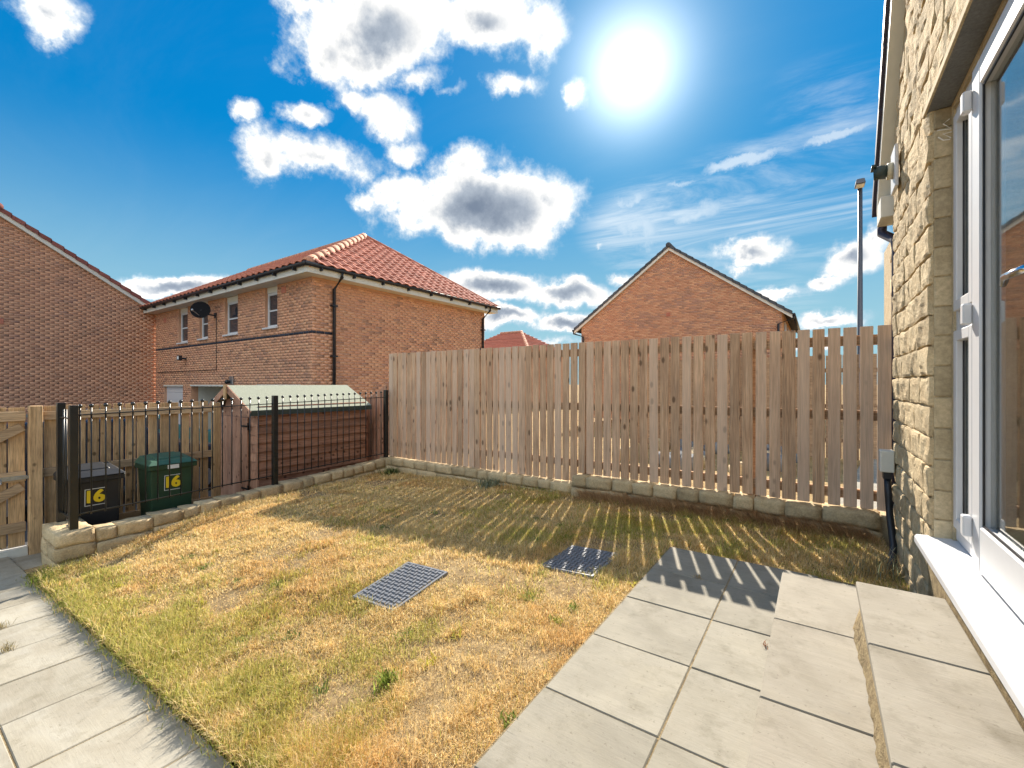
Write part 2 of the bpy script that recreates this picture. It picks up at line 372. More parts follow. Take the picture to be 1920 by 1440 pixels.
M_CHROME = plain('polished_handle', (.7, .7, .72), .12, .5, 1., var=.05)
M_GREYPOLE = plain('grey_lamp_column', (.10, .105, .12), .5, .4, .3, var=.1)
M_MORTAR = stone('mortar', [(.3, (.46, .36, .22)), (.7, (.60, .49, .32))], 18., 60., .8, .01, 1, 1)
M_BMORTAR = plain('brick_mortar', (.54, .30, .19), .95, .1, var=.15, nscale=3)
M_BRICK = attr_mat('brick', .93, .12, 30, .2)
M_TILE = stone('terracotta_tile', [(.3, (.46, .155, .10)), (.7, (.60, .235, .155))], 3., 40, .25, .004, .8, 1.18, .8)
M_RIDGE = stone('ridge_tile', [(.3, (.50, .22, .135)), (.7, (.60, .30, .19))], 4., 40, .25, .004, .9, 1.1, .8)
M_SLATE = stone('grey_roof_tile', [(.3, (.06, .065, .075)), (.7, (.11, .115, .125))], 4., 40, .3, .004, .85, 1.15, .8)
M_BUFF = stone('buff_walling_stone', [(.25, (.42, .31, .18)), (.5, (.58, .455, .275)), (.75, (.68, .555, .36))], 6., 34, .9, .014, .82, 1.14)
M_GWALL = stone('garden_wall_stone', [(.25, (.36, .275, .165)), (.5, (.54, .42, .25)), (.75, (.64, .52, .33))], 6., 30, .8, .012, .78, 1.12)
M_SMOOTHST = stone('sawn_reveal_stone', [(.25, (.36, .285, .17)), (.5, (.50, .40, .25)), (.75, (.58, .48, .315))], 3.5, 20, .25, .004, .72, 1.12)
M_LINTEL = stone('grey_lintel', [(.3, (.16, .165, .165)), (.7, (.24, .245, .24))], 4., 30, .2, .004)
M_SLAB = slab_mat('paving_slab', (.215, .198, .158), (.268, .248, .20), (.30, .276, .224))
M_PATHSLAB = slab_mat('path_slab', (.275, .245, .188), (.332, .305, .246), (.37, .346, .29))
M_STEPSLAB = slab_mat('step_slab', (.235, .208, .163), (.285, .257, .207), (.32, .288, .232))
M_BED = stone('gritty_bed', [(.3, (.20, .15, .09)), (.55, (.42, .32, .18)), (.75, (.55, .45, .27))], 30., 70, 1., .02, 1, 1)
M_COVER = plain('grey_drain_cover', (.17, .18, .20), .5, .45, var=.15, nscale=20)
M_DRYGROUND = stone('dry_ground', [(.3, (.24, .16, .07)), (.5, (.42, .29, .13)), (.72, (.52, .38, .18))], 1.6, 22, .8, .05, 1, 1)
M_TARMAC = stone('asphalt', [(.3, (.05, .05, .052)), (.7, (.085, .084, .082))], 3., 60, .4, .01, 1, 1)
M_SOIL = stone('thatch_and_soil', [(.25, (.15, .10, .055)), (.5, (.36, .25, .125)), (.75, (.54, .40, .21))], 9., 50, 1., .02, 1, 1)
M_GRASS = attr_mat('grass_blade', .75, .12, 0, 0, True)
M_LEAF = attr_mat('weed_leaf', .7, .2, 0, 0, True)
def glass_mat():
    m, nt, b = base_mat('window_glass', .02, .5)
    b.inputs['Base Color'].default_value = (.9, .95, .93, 1); b.inputs['Transmission Weight'].default_value = 1.0; b.inputs['IOR'].default_value = 1.5
    return m
M_GLASS = glass_mat()
M_DARKGLASS = plain('dark_house_glass', (.035, .04, .05), .04, .8, var=.2)
M_BLIND = plain('pale_blind', (.40, .40, .42), .6, .3, var=.06)
M_ROOM = plain('plain_room_plaster', (.30, .29, .27), .9, .2, var=.05)
M_CHALK = plain('white_chalk', (.75, .72, .66), .95, .1, var=.1)
M_CARB = plain('blue_car_paint', (.035, .045, .065), .2, .6, .3, var=.05)
M_CARG = plain('teal_car_paint', (.05, .22, .24), .2, .6, .3, var=.05)
M_TYRE = plain('tyre_rubber', (.02, .02, .02), .85, .2)

# ------------------------------------------------------------------ ground
def ground_z(x, y):
    t = np.clip((-x - 3.5) / 6.0, 0, 1); return -.24 - .62 * t - .006 * np.clip(y - 8, 0, 60)
gx = np.array([-1500, -300, -80, -40, -24, -14, -10, -8.5, -7.02, -6.2, -5, -3.5, -2, 0, 2, 6, 20, 60, 300, 1500.])
gy = np.array([-1500, -200, -40, -10, -3, 0, 2.5, 4.5, 5.12, 5.14, 6.5, 8, 12, 18, 26, 40, 80, 300, 1500.])
XX, YY = np.meshgrid(gx, gy); ZZ = ground_z(XX, YY)
ZZ = np.where((YY < 5.13) & (XX > -7.03), -.98, ZZ)
nx = len(gx); F = [(j * nx + i, j * nx + i + 1, (j + 1) * nx + i + 1, (j + 1) * nx + i) for j in range(len(gy) - 1) for i in range(nx - 1)]
tag(npmesh('ground', np.stack([XX.ravel(), YY.ravel(), ZZ.ravel()], 1), F, M_DRYGROUND), kind='structure')
# parking court of asphalt behind the picket fence
rx = np.array([-22, -14, -10, -8.5, -7.05]); ry = np.array([-8, -2, 1, 3, 5.0, 6.15]); A, B_ = np.meshgrid(rx, ry); Zr = ground_z(A, np.minimum(B_, 5)) + .012
F = [(j * 5 + i, j * 5 + i + 1, (j + 1) * 5 + i + 1, (j + 1) * 5 + i) for j in range(5) for i in range(4)]
tag(npmesh('road', np.stack([A.ravel(), B_.ravel(), Zr.ravel()], 1), F, M_TARMAC), kind='structure')

def path_z(x): return -.30 + .057 * (x + 1.97)
def lawn_z(x, y):
    x = np.asarray(x, float); y = np.asarray(y, float)
    t = np.clip((-.88 - x) / 4.8, 0, 1); z = -.03 - .23 * t - .11 * np.clip((y - 3.0) / 2, 0, 1) * (1 - t)
    w = sstep(2.5 - y, 0, 1.72) * sstep(t, 0, .22)
    return z * (1 - w) + (path_z(x) + .018) * w + .012 * (vnoise(x, y, 3.0, 3, 5) - .5)
def in_lawn(x, y):
    edge = .80 + .02 * (vnoise(x, y * 0, 6., 3, 2) - .5)
    ok = (y > edge) & (y < 4.93) & (x > -5.66 - .045 * (y - 1.2)) & (x < .46)
    ok &= ~((x > -.89) & (y < 3.33)) & ~((x < -5.58) & (y < 1.24))
    return ok
ix = np.arange(-5.95, .50, .06); iy = np.arange(.795, 5.02, .06); A, B_ = np.meshgrid(ix, iy)
Zl = lawn_z(A, B_); Zl = np.where((A > -.90) & (B_ < 3.34), np.minimum(Zl, -.06), Zl)
n_ = len(ix); F = [(j * n_ + i, j * n_ + i + 1, (j + 1) * n_ + i + 1, (j + 1) * n_ + i) for j in range(len(iy) - 1) for i in range(n_ - 1)]
tag(npmesh('lawn', np.stack([A.ravel(), B_.ravel(), Zl.ravel()], 1), F, M_SOIL, smooth_=True), kind='structure')

# ------------------------------------------------------------------ paving
def slab_mesh(sx, sy, t=.04, key={}):
    k = (round(sx, 3), round(sy, 3), t)
    if k not in key:
        key[k] = MB().box(-sx / 2, sx / 2, -sy / 2, sy / 2, -t, 0).mesh('paving_slab', .004)
    return key[k]
pat = MB().box(-.885, .46, -.6, 3.315, -.7, -.004).to('patio', M_BED); tag(pat, kind='structure')
xs = [-.88, -.437, .008]; ys = [3.32, 2.86, 2.40, 1.95, 1.50, 1.06, .61, .16, -.3]
for i in range(2):
    for j in range(len(ys) - 1):
        w = xs[i + 1] - xs[i] - .005; h = ys[j] - ys[j + 1] - .005
        put(slab_mesh(w, h), M_SLAB, pat, ((xs[i] + xs[i + 1]) / 2, (ys[j] + ys[j + 1]) / 2, random.uniform(-.001, .002)), 'paving_slab', (random.uniform(-.003, .003), random.uniform(-.003, .003), random.uniform(-.002, .002)))
st1 = thing('door_step', (0, 1.2, 0), 'lower wide step of pale slabs beside the flat patio', 'step')
MB().box(-.150, .45, -.6, 2.862, .002, .146).to('riser', M_BED, st1)
for j in range(6):
    y1 = 2.87 - .598 * j
    put(slab_mesh(.61, .594), M_STEPSLAB, st1, (.147, y1 - .299, .15 + random.uniform(-.001, .001)), 'paving_slab', (0, 0, random.uniform(-.002, .002)))
st2 = thing('door_step', (.3, 1.2, .15), 'upper narrow step below the white door sill with crumbly mortar riser', 'step')
bm = MB(); k = 0
# ragged mortar bed squeezed out under the upper slabs
n = 90; yy = np.linspace(-.6, 2.5, n); off = .165 - .035 * vnoise(yy, yy * 0, 5.0, 4, 3) - .012 * vnoise(yy, yy * 0, 40., 2, 4)
off[-4:] = .18
V = []
for i in range(n):
    V += [(off[i] - .012, yy[i], .152), (off[i], yy[i], .20), (off[i] + .012, yy[i], .243), (.49, yy[i], .243)]
F = [(i * 4 + k, (i + 1) * 4 + k, (i + 1) * 4 + k + 1, i * 4 + k + 1) for i in range(n - 1) for k in range(3)]
npmesh('mortar_bed', V, F, M_BED, st2)
for j in range(6):
    y1 = 2.575 - .594 * j
    put(slab_mesh(.30, .590, .036), M_STEPSLAB, st2, (.297, y1 - .297, .28 + random.uniform(-.001, .001)), 'paving_slab', (0, 0, random.uniform(-.003, .003)))
# left path falling towards the gate
pb = MB().hexa([(-1.0, -.7, -.9), (-7.0, -.7, -.9), (-7.0, .79, -.9), (-1.0, .79, -.9)], [(-1.0, -.7, path_z(-1.) - .005), (-7.0, -.7, path_z(-7.) - .005), (-7.0, .79, path_z(-7.) - .005), (-1.0, .79, path_z(-1.) - .005)])
path = pb.to('path', M_BED); tag(path, kind='structure')
tilt = -math.atan(.057)
for k in range(-3, 9):
    xa = -3.04 - .472 * k
    for (ya, yb) in ((.334, .802), (-.135, .327), (-.604, -.142)):
        xc = xa - .236
        put(slab_mesh(.466, yb - ya), M_PATHSLAB, path, (xc, (ya + yb) / 2, path_z(xc) + random.uniform(-.002, .002)), 'paving_slab', (random.uniform(-.004, .004), tilt + random.uniform(-.004, .004), random.uniform(-.003, .003)))
# yard strip behind the low wall, where the bins and the shed stand
yard = MB().hexa([(-5.7, .8, -.93), (-7.0, .8, -.93), (-7.0, 5.05, -.93), (-5.7, 5.05, -.93)], [(-5.7, .8, -.56), (-7.0, .8, -.62), (-7.0, 5.05, -.66), (-5.7, 5.05, -.62)]).to('pavement', M_BED); tag(yard, kind='structure')
for r_ in range(3):
    for k in range(2):
        xc = -5.98 - .5 * k - .25
        put(slab_mesh(.47, .44), M_PATHSLAB, yard, (xc, 1.03 + .46 * r_, -.585 - .04 * k + .028), 'paving_slab', (0, -math.atan(.05), random.uniform(-.01, .01)))

# ------------------------------------------------------------------ stones
def rock(sx, sy, sz, rough=.012, cuts=3, axis=None, pillow=.012, flat=False):
    """a rough block centred on the origin; pillow pushes the faces out"""
    bm = bmesh.new(); bmesh.ops.create_cube(bm, size=1.0)
    bmesh.ops.subdivide_edges(bm, edges=bm.edges[:], cuts=cuts, use_grid_fill=True)
    sd = random.uniform(0, 900)
    from mathutils import noise as mn
    for v in bm.verts:
        p = v.co.copy(); q = Vector((p.x * sx, p.y * sy, p.z * sz))
        ed = [1 - (abs(c) * 2) ** 4 for c in p]
        fq = 26.0
        n3 = Vector((mn.noise(q * 9 + Vector((sd, 0, 0))), mn.noise(q * 9 + Vector((0, sd, 7))), mn.noise(q * 9 + Vector((3, 0, sd)))))
        q += n3 * rough
        for a, (s_, o1, o2) in enumerate(((sx, 1, 2), (sy, 0, 2), (sz, 0, 1))):
            if abs(p[a]) > .49 and (axis is None or a == axis):
                q[a] += math.copysign(pillow * ed[o1] * ed[o2] + (mn.noise(q * 14 + Vector((sd, sd, 0))) * .8 + mn.noise(q * 40 + Vector((sd, 9, 0))) * .6) * rough * (.35 + .65 * ed[o1] * ed[o2]), p[a])
        r = [abs(c) > .49 for c in p]
        if sum(r) >= 2:
            for a in range(3):
                if r[a]: q[a] -= math.copysign(min((sx, sy, sz)[a] * .08, .003), p[a])
        v.co = q
    me = bpy.data.meshes.new('stone'); bm.to_mesh(me); bm.free()
    me.polygons.foreach_set('use_smooth', [not flat] * len(me.polygons)); return me

# garden wall under the big fence: two courses, lower on the left, one course higher on the right
gw = thing('garden_wall', (-2.7, 5.0, -.2), 'low rough stone wall under the tall slatted fence', 'wall')
MB().box(-6.1, -2.46, 4.90, 5.10, -.9, -.05).box(-2.46, .62, 4.905, 5.10, -.9, .055).to('mortar_core', M_MORTAR, gw)
def course(parent, p, q, z0, z1, zslope, thick, lo, hi, mat, rough=.011, gap=.010, pil=.004):
    p = Vector(p); q = Vector(q); d = (q - p); L = d.length; d.normalize(); ang = math.atan2(d.y, d.x); u = 0
    while u < L - .04:
        w = random.uniform(lo, hi)
        if L - u - w < lo * .7: w = L - u
        c = p + d * (u + w / 2); dz = zslope * (u + w / 2); h = z1 - z0
        me = rock(w - gap, thick + random.uniform(-.015, .015), h - gap * .8, rough, 3, None, pil)
        put(me, mat, parent, (c.x, c.y, (z0 + z1) / 2 + dz + random.uniform(-.004, .004)), 'stone', (random.uniform(-.02, .02), random.uniform(-.015, .015), ang + random.uniform(-.03, .03)))
        u += w
course(gw, (-5.98, 4.975), (-2.47, 4.975), -.155, -.035, 0, .235, .18, .36, M_GWALL)
course(gw, (-5.98, 4.97), (-2.47, 4.97), -.31, -.155, 0, .255, .3, .5, M_GWALL)
course(gw, (-2.46, 4.965), (.45, 4.965), -.055, .078, 0, .25, .17, .34, M_GWALL)
course(gw, (-2.46, 4.955), (.45, 4.955), -.30, -.06, 0, .27, .4, .75, M_GWALL, .02)
# low wall that carries the railing, rising a little away from the camera
RA = Vector((-5.72, 1.08)); RB = Vector((-5.95, 4.93)); RD = (RB - RA); RL = RD.length; RD.normalize(); RN = Vector((RD.y, -RD.x))
rw = thing('garden_wall', (-5.8, 3.0, -.3), 'low stone wall carrying the black railings along the lawn', 'wall')
wa = RA + RD * .13; core = MB()
o = RN * .07
core.hexa([(*(wa - o), -.9), (*(wa + o), -.9), (*(RB + o), -.9), (*(RB - o), -.9)], [(*(wa - o), -.215), (*(wa + o), -.215), (*(RB + o), -.07), (*(RB - o), -.07)]).to('mortar_core', M_MORTAR, rw)
course(rw, wa, RB, -.325, -.20, .0395, .20, .16, .3, M_GWALL)
course(rw, wa + RN * .015, RB + RN * .015, -.47, -.325, .036, .22, .28, .48, M_GWALL)
course(rw, wa, RB, -.66, -.47, .03, .21, .3, .5, M_GWALL)
pli = thing('stone_plinth', (-5.9, 1.08, -.5), 'square stone plinth at the near end of the low railing wall', 'plinth')
MB().box(-6.19, -5.64, .965, 1.20, -.9, -.19).to('mortar_core', M_MORTAR, pli)
for (x0, x1, y0, y1, z0, z1) in ((-6.20, -5.62, .945, 1.215, -.30, -.17), (-6.21, -5.95, .94, 1.22, -.43, -.30), (-5.95, -5.615, .94, 1.22, -.43, -.30), (-6.2, -5.63, .945, 1.215, -.58, -.43)):
    me = rock(x1 - x0 - .008, y1 - y0, z1 - z0 - .008, .011, 4, None, .008)
    put(me, M_GWALL, pli, ((x0 + x1) / 2, (y0 + y1) / 2, (z0 + z1) / 2), 'stone', (0, 0, random.uniform(-.01, .01)))

# ------------------------------------------------------------------ black railing
rl = thing('metal_railing', (-5.83, 3.0, -.1), 'black metal railings with ball tops along the low stone wall', 'railing')
SL = .0187
def rp(t): c = RA + RD * t; return c.x, c.y
for t, zb, zt in ((0., -.17, .985), (RL * .5, -.10, 1.035), (RL - .02, -.06, 1.085)):
    x, y = rp(t); s_ = .03
    MB().box(x - s_, x + s_, y - s_, y + s_, zb - .04, zt).to('post', M_BLACK, rl, .003)
for zr in (.893, -.042):
    x0, y0 = rp(.03); x1, y1 = rp(RL - .05)
    MB().beam((x0, y0, zr), (x1, y1, zr + SL * RL), .032, .010).to('rail', M_BLACK, rl)
barm = MB().tube([(0, 0, -.955), (0, 0, .07)], .0065, 8).mesh('bar', 0, True)
balm = MB().ball((0, 0, .083), .0185, 10, 7).mesh('finial', 0, True)
nb = 36
for i in range(1, nb):
    if i == 18: continue
    t = .02 + (RL - .04) * i / nb; x, y = rp(t); z = .893 + SL * t
    b_ = put(barm, M_BLACK, rl, (x, y, z), 'bar'); put(balm, M_BLACK, b_, (x, y, z), 'finial')
x, y = rp(.045); b_ = put(barm, M_BLACK, rl, (x, y, .894), 'bar'); put(balm, M_BLACK, b_, (x, y, .894), 'finial')
rt = thing('metal_railing', (-5.93, 1.07, -.17), 'short black return of railing standing on the stone plinth', 'railing')
MB().box(-6.17, -6.11, 1.04, 1.10, -.20, 1.0).to('post', M_BLACK, rt, .003)
for zr in (.86, -.07): MB().beam((-6.11, 1.07, zr), (-5.75, 1.075, zr), .03, .012).to('rail', M_BLACK, rt)
for k in range(3): put(barm, M_BLACK, rt, (-6.03 + .1 * k, 1.07, .87), 'bar')
MB().tube([(-5.80, 1.06, -.12), (-5.80, 1.10, -.12)], .022, 10).box(-5.84, -5.77, 1.05, 1.10, -.165, -.145).to('hinge', M_METAL, rt)

# ------------------------------------------------------------------ tall fence
fe = thing('slatted_fence', (-2.7, 5.0, 0), 'tall timber fence of upright slats along the far side of the lawn', 'fence')
slm = []
for w, dz in ((.094, 0), (.092, .004), (.096, -.003)):
    slm.append(MB().box(-w / 2, w / 2, -.009, .009, 0, 1.0).mesh('slat', .0025))
pitch = .1122; xk = -5.91; i = 0
while xk < .50:
    base = -.03 if xk < -2.46 else .085
    top = 1.695 + random.uniform(-.004, .004)
    p = .110 if xk < -1.7 else .1165
    o_ = put(random.choice(slm), M_FENCE, fe, (xk, 4.985, base), 'slat', (random.uniform(-.004, .004), random.uniform(-.003, .003), random.uniform(-.01, .01)))
    o_.scale = ((1.0 if xk < -1.7 else 1.0) * (1.16 if i in (24, 51) else 1.0), 1, top - base); xk += p; i += 1
for zr in (1.575, .905, .20):
    MB().box(-5.97, .60, 5.001, 5.040, zr - .045, zr + .045).to('rail', M_RAIL, fe, .003)
for xp in (-5.93, -4.13, -2.36, -.55):
    MB().box(xp - .045, xp + .045, 5.042, 5.132, -.9, 1.66).to('post', M_RAIL, fe, .004)
# lower run of the same line beyond the corner, its top raked down behind the shed
lf = thing('slatted_fence', (-6.5, 5.02, -.6), 'short fence beyond the corner with a raked top beside the shed', 'fence')
for k in range(12):
    xa = -6.04 - .105 * k; za = max(1.20 - .5 * (-6.0 - xa), .9)
    zb = max(1.20 - .5 * (-6.0 - xa + .097), .9)
    MB().hexa([(xa, 5.0, -.66), (xa - .094, 5.0, -.66), (xa - .094, 5.018, -.66), (xa, 5.018, -.66)], [(xa, 5.0, za), (xa - .094, 5.0, zb), (xa - .094, 5.018, zb), (xa, 5.018, za)]).to('slat', M_SHEDV, lf, .002)
for zr in (.6, -.3): MB().box(-7.3, -6.0, 5.02, 5.055, zr - .04, zr + .04).to('rail', M_RAIL, lf, .003)

# ------------------------------------------------------------------ picket fence and gate at the left
bf = thing('slatted_fence', (-6.85, 1.8, -.6), 'golden timber fence with two rails behind the bins', 'fence')
bsl = MB().box(-.009, .009, -.046, .046, 0, 1.55).mesh('slat', .0025)
yk = 1.12
while yk < 2.62:
    put(bsl, M_BFENCE, bf, (-6.865, yk, -.60 + random.uniform(-.006, .006)), 'slat', (random.uniform(-.004, .004), 0, random.uniform(-.02, .02))).scale = (1, random.uniform(.95, 1.06), 1)
    yk += .1125 + random.uniform(-.003, .003)
for zr in (.845, .235, -.40): MB().box(-6.853, -6.815, 1.05, 2.66, zr - .045, zr + .045).to('rail', M_BRAIL, bf, .003)
MB().box(-6.86, -6.76, .945, 1.045, -.85, .955).to('post', M_BFENCE, bf, .006)
MB().box(-6.87, -6.78, 2.665, 2.755, -.85, .93).to('post', M_BFENCE, bf, .006)
gt = thing('wooden_gate', (-6.82, .5, -.58), 'closed golden timber gate with diagonal brace at the end of the path', 'gate')
gsl = MB().box(-.008, .008, -.058, .058, 0, 1.44).mesh('board', .0025)
yk = .865
while yk > -.05:
    put(gsl, M_BFENCE, gt, (-6.845, yk, -.50 + random.uniform(-.004, .004)), 'board', (0, 0, random.uniform(-.01, .01))); yk -= .128
for zr in (.85, .225, -.30): MB().box(-6.836, -6.80, -.05, .925, zr - .05, zr + .05).to('rail', M_BRAIL, gt, .003)
MB().beam((-6.818, .02, .18), (-6.818, .90, .74), .034, .085).to('brace', M_BRAIL, gt)
MB().beam((-6.818, .02, -.40), (-6.818, .90, .12), .034, .085).to('brace', M_BRAIL, gt)
MB().box(-6.87, -6.79, -.1, .94, -.66, -.515).to('threshold', M_CREAM, gt, .004)
la = MB(); la.box(-6.799, -6.790, .62, .93, .195, .235).box(-6.792, -6.78, .86, 1.0, .20, .228)
la.tube([(-6.785, .70 + .055 * math.cos(a), .19 + .04 * math.sin(a)) for a in np.linspace(0, 2 * math.pi, 17)], .006, 6, False)
la.to('latch', M_METAL, gt)

# ------------------------------------------------------------------ wheelie bins
def text_mesh(txt, size, bold=.0):
    cu = bpy.data.curves.new('digits', 'FONT'); cu.body = txt; cu.size = size; cu.extrude = .001; cu.offset = bold; cu.align_x = 'CENTER'; cu.align_y = 'CENTER'; cu.space_character = .9
    to = bpy.data.objects.new('digits', cu); COL.objects.link(to); bpy.context.view_layer.update()
    me = bpy.data.meshes.new_from_object(to.evaluated_get(bpy.context.evaluated_depsgraph_get())); bpy.data.objects.remove(to); me.materials.clear(); return me
def bold_digits(txt, size):
    # heavy lettering: a few overlapped copies of the plain glyphs
    bm = bmesh.new(); src = text_mesh(txt, size, .003)
    for k, (dx, dy) in enumerate(((-.007, 0), (0, .003), (.007, 0), (0, -.003), (-.004, .002), (.004, -.002))):
        me = src.copy(); me.transform(Matrix.Translation((dx, dy, .0003 * k))); bm.from_mesh(me); bpy.data.meshes.remove(me)
    out = bpy.data.meshes.new('number_sticker'); bm.to_mesh(out); bm.free(); return out
DIG = bold_digits('16', .175)
def wheelie(yc, zg, hgt, mb, ml, label, labelw):
    t = thing('wheelie_bin', (-6.45, yc, zg), label, 'bin', 'wheelie bins behind the railings')
    w0, w1 = .19, .215; z1 = zg + hgt - .13; xf0, xf1 = -6.235, -6.195; xb = -6.62
    MB().hexa([(xb + .06, yc - w0, zg + .03), (xf0, yc - w0, zg + .03), (xf0, yc + w0, zg + .03), (xb + .06, yc + w0, zg + .03)],
              [(xb, yc - w1, z1), (xf1, yc - w1, z1), (xf1, yc + w1, z1), (xb, yc + w1, z1)]).to('body', mb, t, .018, False, 2)
    MB().box(xb - .01, xf1 + .03, yc - w1 - .022, yc + w1 + .022, z1 - .055, z1 + .002).to('rim', mb, t, .008)
    lid = MB().hexa([(xb - .02, yc - w1 - .03, z1 + .004), (xf1 + .045, yc - w1 - .03, z1 + .004), (xf1 + .045, yc + w1 + .03, z1 + .004), (xb - .02, yc + w1 + .03, z1 + .004)],
                    [(xb + .02, yc - w1 + .02, z1 + .085), (xf1 - .03, yc - w1 + .02, z1 + .048), (xf1 - .03, yc + w1 - .02, z1 + .048), (xb + .02, yc + w1 - .02, z1 + .085)]).to('lid', ml, t, .01, False, 2)
    MB().hexa([(xb + .06, yc - w1 + .07, z1 + .07), (xf1 - .09, yc - w1 + .07, z1 + .045), (xf1 - .09, yc + w1 - .07, z1 + .045), (xb + .06, yc + w1 - .07, z1 + .07)],
              [(xb + .07, yc - w1 + .085, z1 + .10), (xf1 - .10, yc - w1 + .085, z1 + .068), (xf1 - .10, yc + w1 - .085, z1 + .068), (xb + .07, yc + w1 - .085, z1 + .10)]).to('raised_panel', ml, lid, .006)
    MB().tube([(xb - .05, yc - .16, z1 + .03), (xb - .05, yc + .16, z1 + .03)], .014, 10).to('handle', mb, t)
    for s_ in (-1, 1): MB().tube([(xb + .03, yc + s_ * (w0 + .01), zg + .095), (xb + .03, yc + s_ * (w0 + .045), zg + .095)], .09, 18).to('wheel', M_TYRE, t, 0)
    sl_ = (xf1 - xf0) / (z1 - zg - .03); zc = z1 - .215; xc = xf1 - sl_ * .215 + .007; an = math.atan(sl_)
    # white outline frame and yellow digits, lying on the sloping front
    rot = (R(90) , 0, R(90)); hw, hh = .082, .088; fr = MB()
    for (a0, a1, b0, b1) in ((-hw, hw, hh - .006, hh), (-hw, hw, -hh, -hh + .006), (-hw, -hw + .006, -hh + .006, hh - .006), (hw - .006, hw, -hh + .006, hh - .006)):
        fr.hexa([(xc + sl_ * b0, yc + a0, zc + b0), (xc + sl_ * b0, yc + a1, zc + b0), (xc + sl_ * b1, yc + a1, zc + b1), (xc + sl_ * b1, yc + a0, zc + b1)],
                [(xc + sl_ * b0 + .002, yc + a0, zc + b0), (xc + sl_ * b0 + .002, yc + a1, zc + b0), (xc + sl_ * b1 + .002, yc + a1, zc + b1), (xc + sl_ * b1 + .002, yc + a0, zc + b1)])
    fr.to('sticker_outline', M_STICK, t)
    d_ = put(DIG, M_YELLOW, t, (xc + .003, yc - .008, zc), 'number_sticker', (R(90) + an, 0, R(90)))
    if labelw: MB().box(xf1 + .031, xf1 + .033, yc - .06, yc + .05, z1 - .05, z1 - .005).to('paper_label', M_STICK, t)
wheelie(1.335, -.60, .955, M_BINB, M_BINB, 'black wheelie bin numbered 16 nearest the gate', False)
wheelie(2.01, -.60, .985, M_BING, M_BINGL, 'green wheelie bin numbered 16 beside the shed', True)

# ------------------------------------------------------------------ shed
sh = thing('garden_shed', (-6.88, 3.86, -.62), 'small red timber shed with pale green felt roof behind the railings', 'shed')
x0, x1, y0, y1, zb, ze, zr = -7.50, -6.25, 2.98, 4.74, -.62, .82, 1.13; xm = (x0 + x1) / 2
MB().prism([(x0 + .03, zb), (x1 - .03, zb), (x1 - .03, ze), (xm, zr - .03), (x0 + .03, ze)], 'y', y0 + .03, y1 - .03).to('carcass', M_DARKWOOD, sh)
k = 0; z = zb + .02
while z < ze - .02:
    h = .123; MB().hexa([(x1 - .028, y0 + .02, z), (x1 + .016, y0 + .02, z), (x1 + .016, y1, z), (x1 - .028, y1, z)], [(x1 - .028, y0 + .02, z + h + .004), (x1 - .014, y0 + .02, z + h + .004), (x1 - .014, y1, z + h + .004), (x1 - .028, y1, z + h + .012)]).to('cladding_board', M_SHED, sh)
    z += h
MB().box(x1 - .03, x1 + .016, y0 - .006, y0 + .019, zb, ze - .01).to('corner_batten', M_SHEDV, sh, .002)
# gable end with the door
z = zb + .02
while z < zr - .12:
    top = z + .12; hx = (x1 - x0) / 2 - .035
    if top > ze: hx *= max(0, (zr - top) / (zr - ze))
    if hx > .05: MB().hexa([(xm - hx, y0 + .03, z), (xm - hx, y0 + .003, z), (xm + hx, y0 + .003, z), (xm + hx, y0 + .03, z)], [(xm - hx, y0 + .03, top + .01), (xm - hx, y0 + .016, top + .01), (xm + hx, y0 + .016, top + .01), (xm + hx, y0 + .03, top + .01)]).to('cladding_board', M_SHEDV, sh)
    z += .12
dr = MB().box(-7.18, -6.46, y0 - .012, y0 + .001, zb + .03, ze - .10).to('door', M_DARKWOOD, sh)
for k in range(6): MB().box(-7.18 + .12 * k + .002, -7.18 + .12 * (k + 1) - .002, y0 - .030, y0 - .013, zb + .03, ze - .10).to('board', M_SHEDV, dr, .002)
for zh in (.60, -.26): MB().box(-6.62, -6.42, y0 - .036, y0 - .031, zh - .012, zh + .012).box(-6.45, -6.42, y0 - .038, y0 - .0305, zh - .05, zh + .05).to('hinge', M_BLACK, dr)
oh = .11
for s_, xe in ((1, x1 + .055), (-1, x0 - .055)):
    zl = zr - (zr - ze) * (abs(xe - xm) / (x1 - xm)) + .02; zt = zr + .02; a0, a1 = y0 - oh, y1 + .07
    rf = MB().hexa([(xm, a0, zt), (xe, a0, zl), (xe, a1, zl), (xm, a1, zt)], [(xm, a0, zt + .018), (xe, a0, zl + .018), (xe, a1, zl + .018), (xm, a1, zt + .018)]).to('roof', M_FELT, sh)
    if s_ == 1:
        MB().box(xe - .01, xe + .008, a0, a1, zl - .055, zl + .012).to('fascia', plain('dark_green_felt_edge', (.07, .08, .065), .9, .1), rf)
    MB().beam((xm + s_ * .01, a0 - .008, zt - .03), (xe, a0 - .008, zl - .03), .018, .085, (0, 0, 1)).to('bargeboard', M_SHEDV, rf)
MB().box(xm - .035, xm + .035, y0 - oh - .035, y0 - oh - .02, zr - .16, zr + .05).to('finial_board', M_BFENCE, sh)

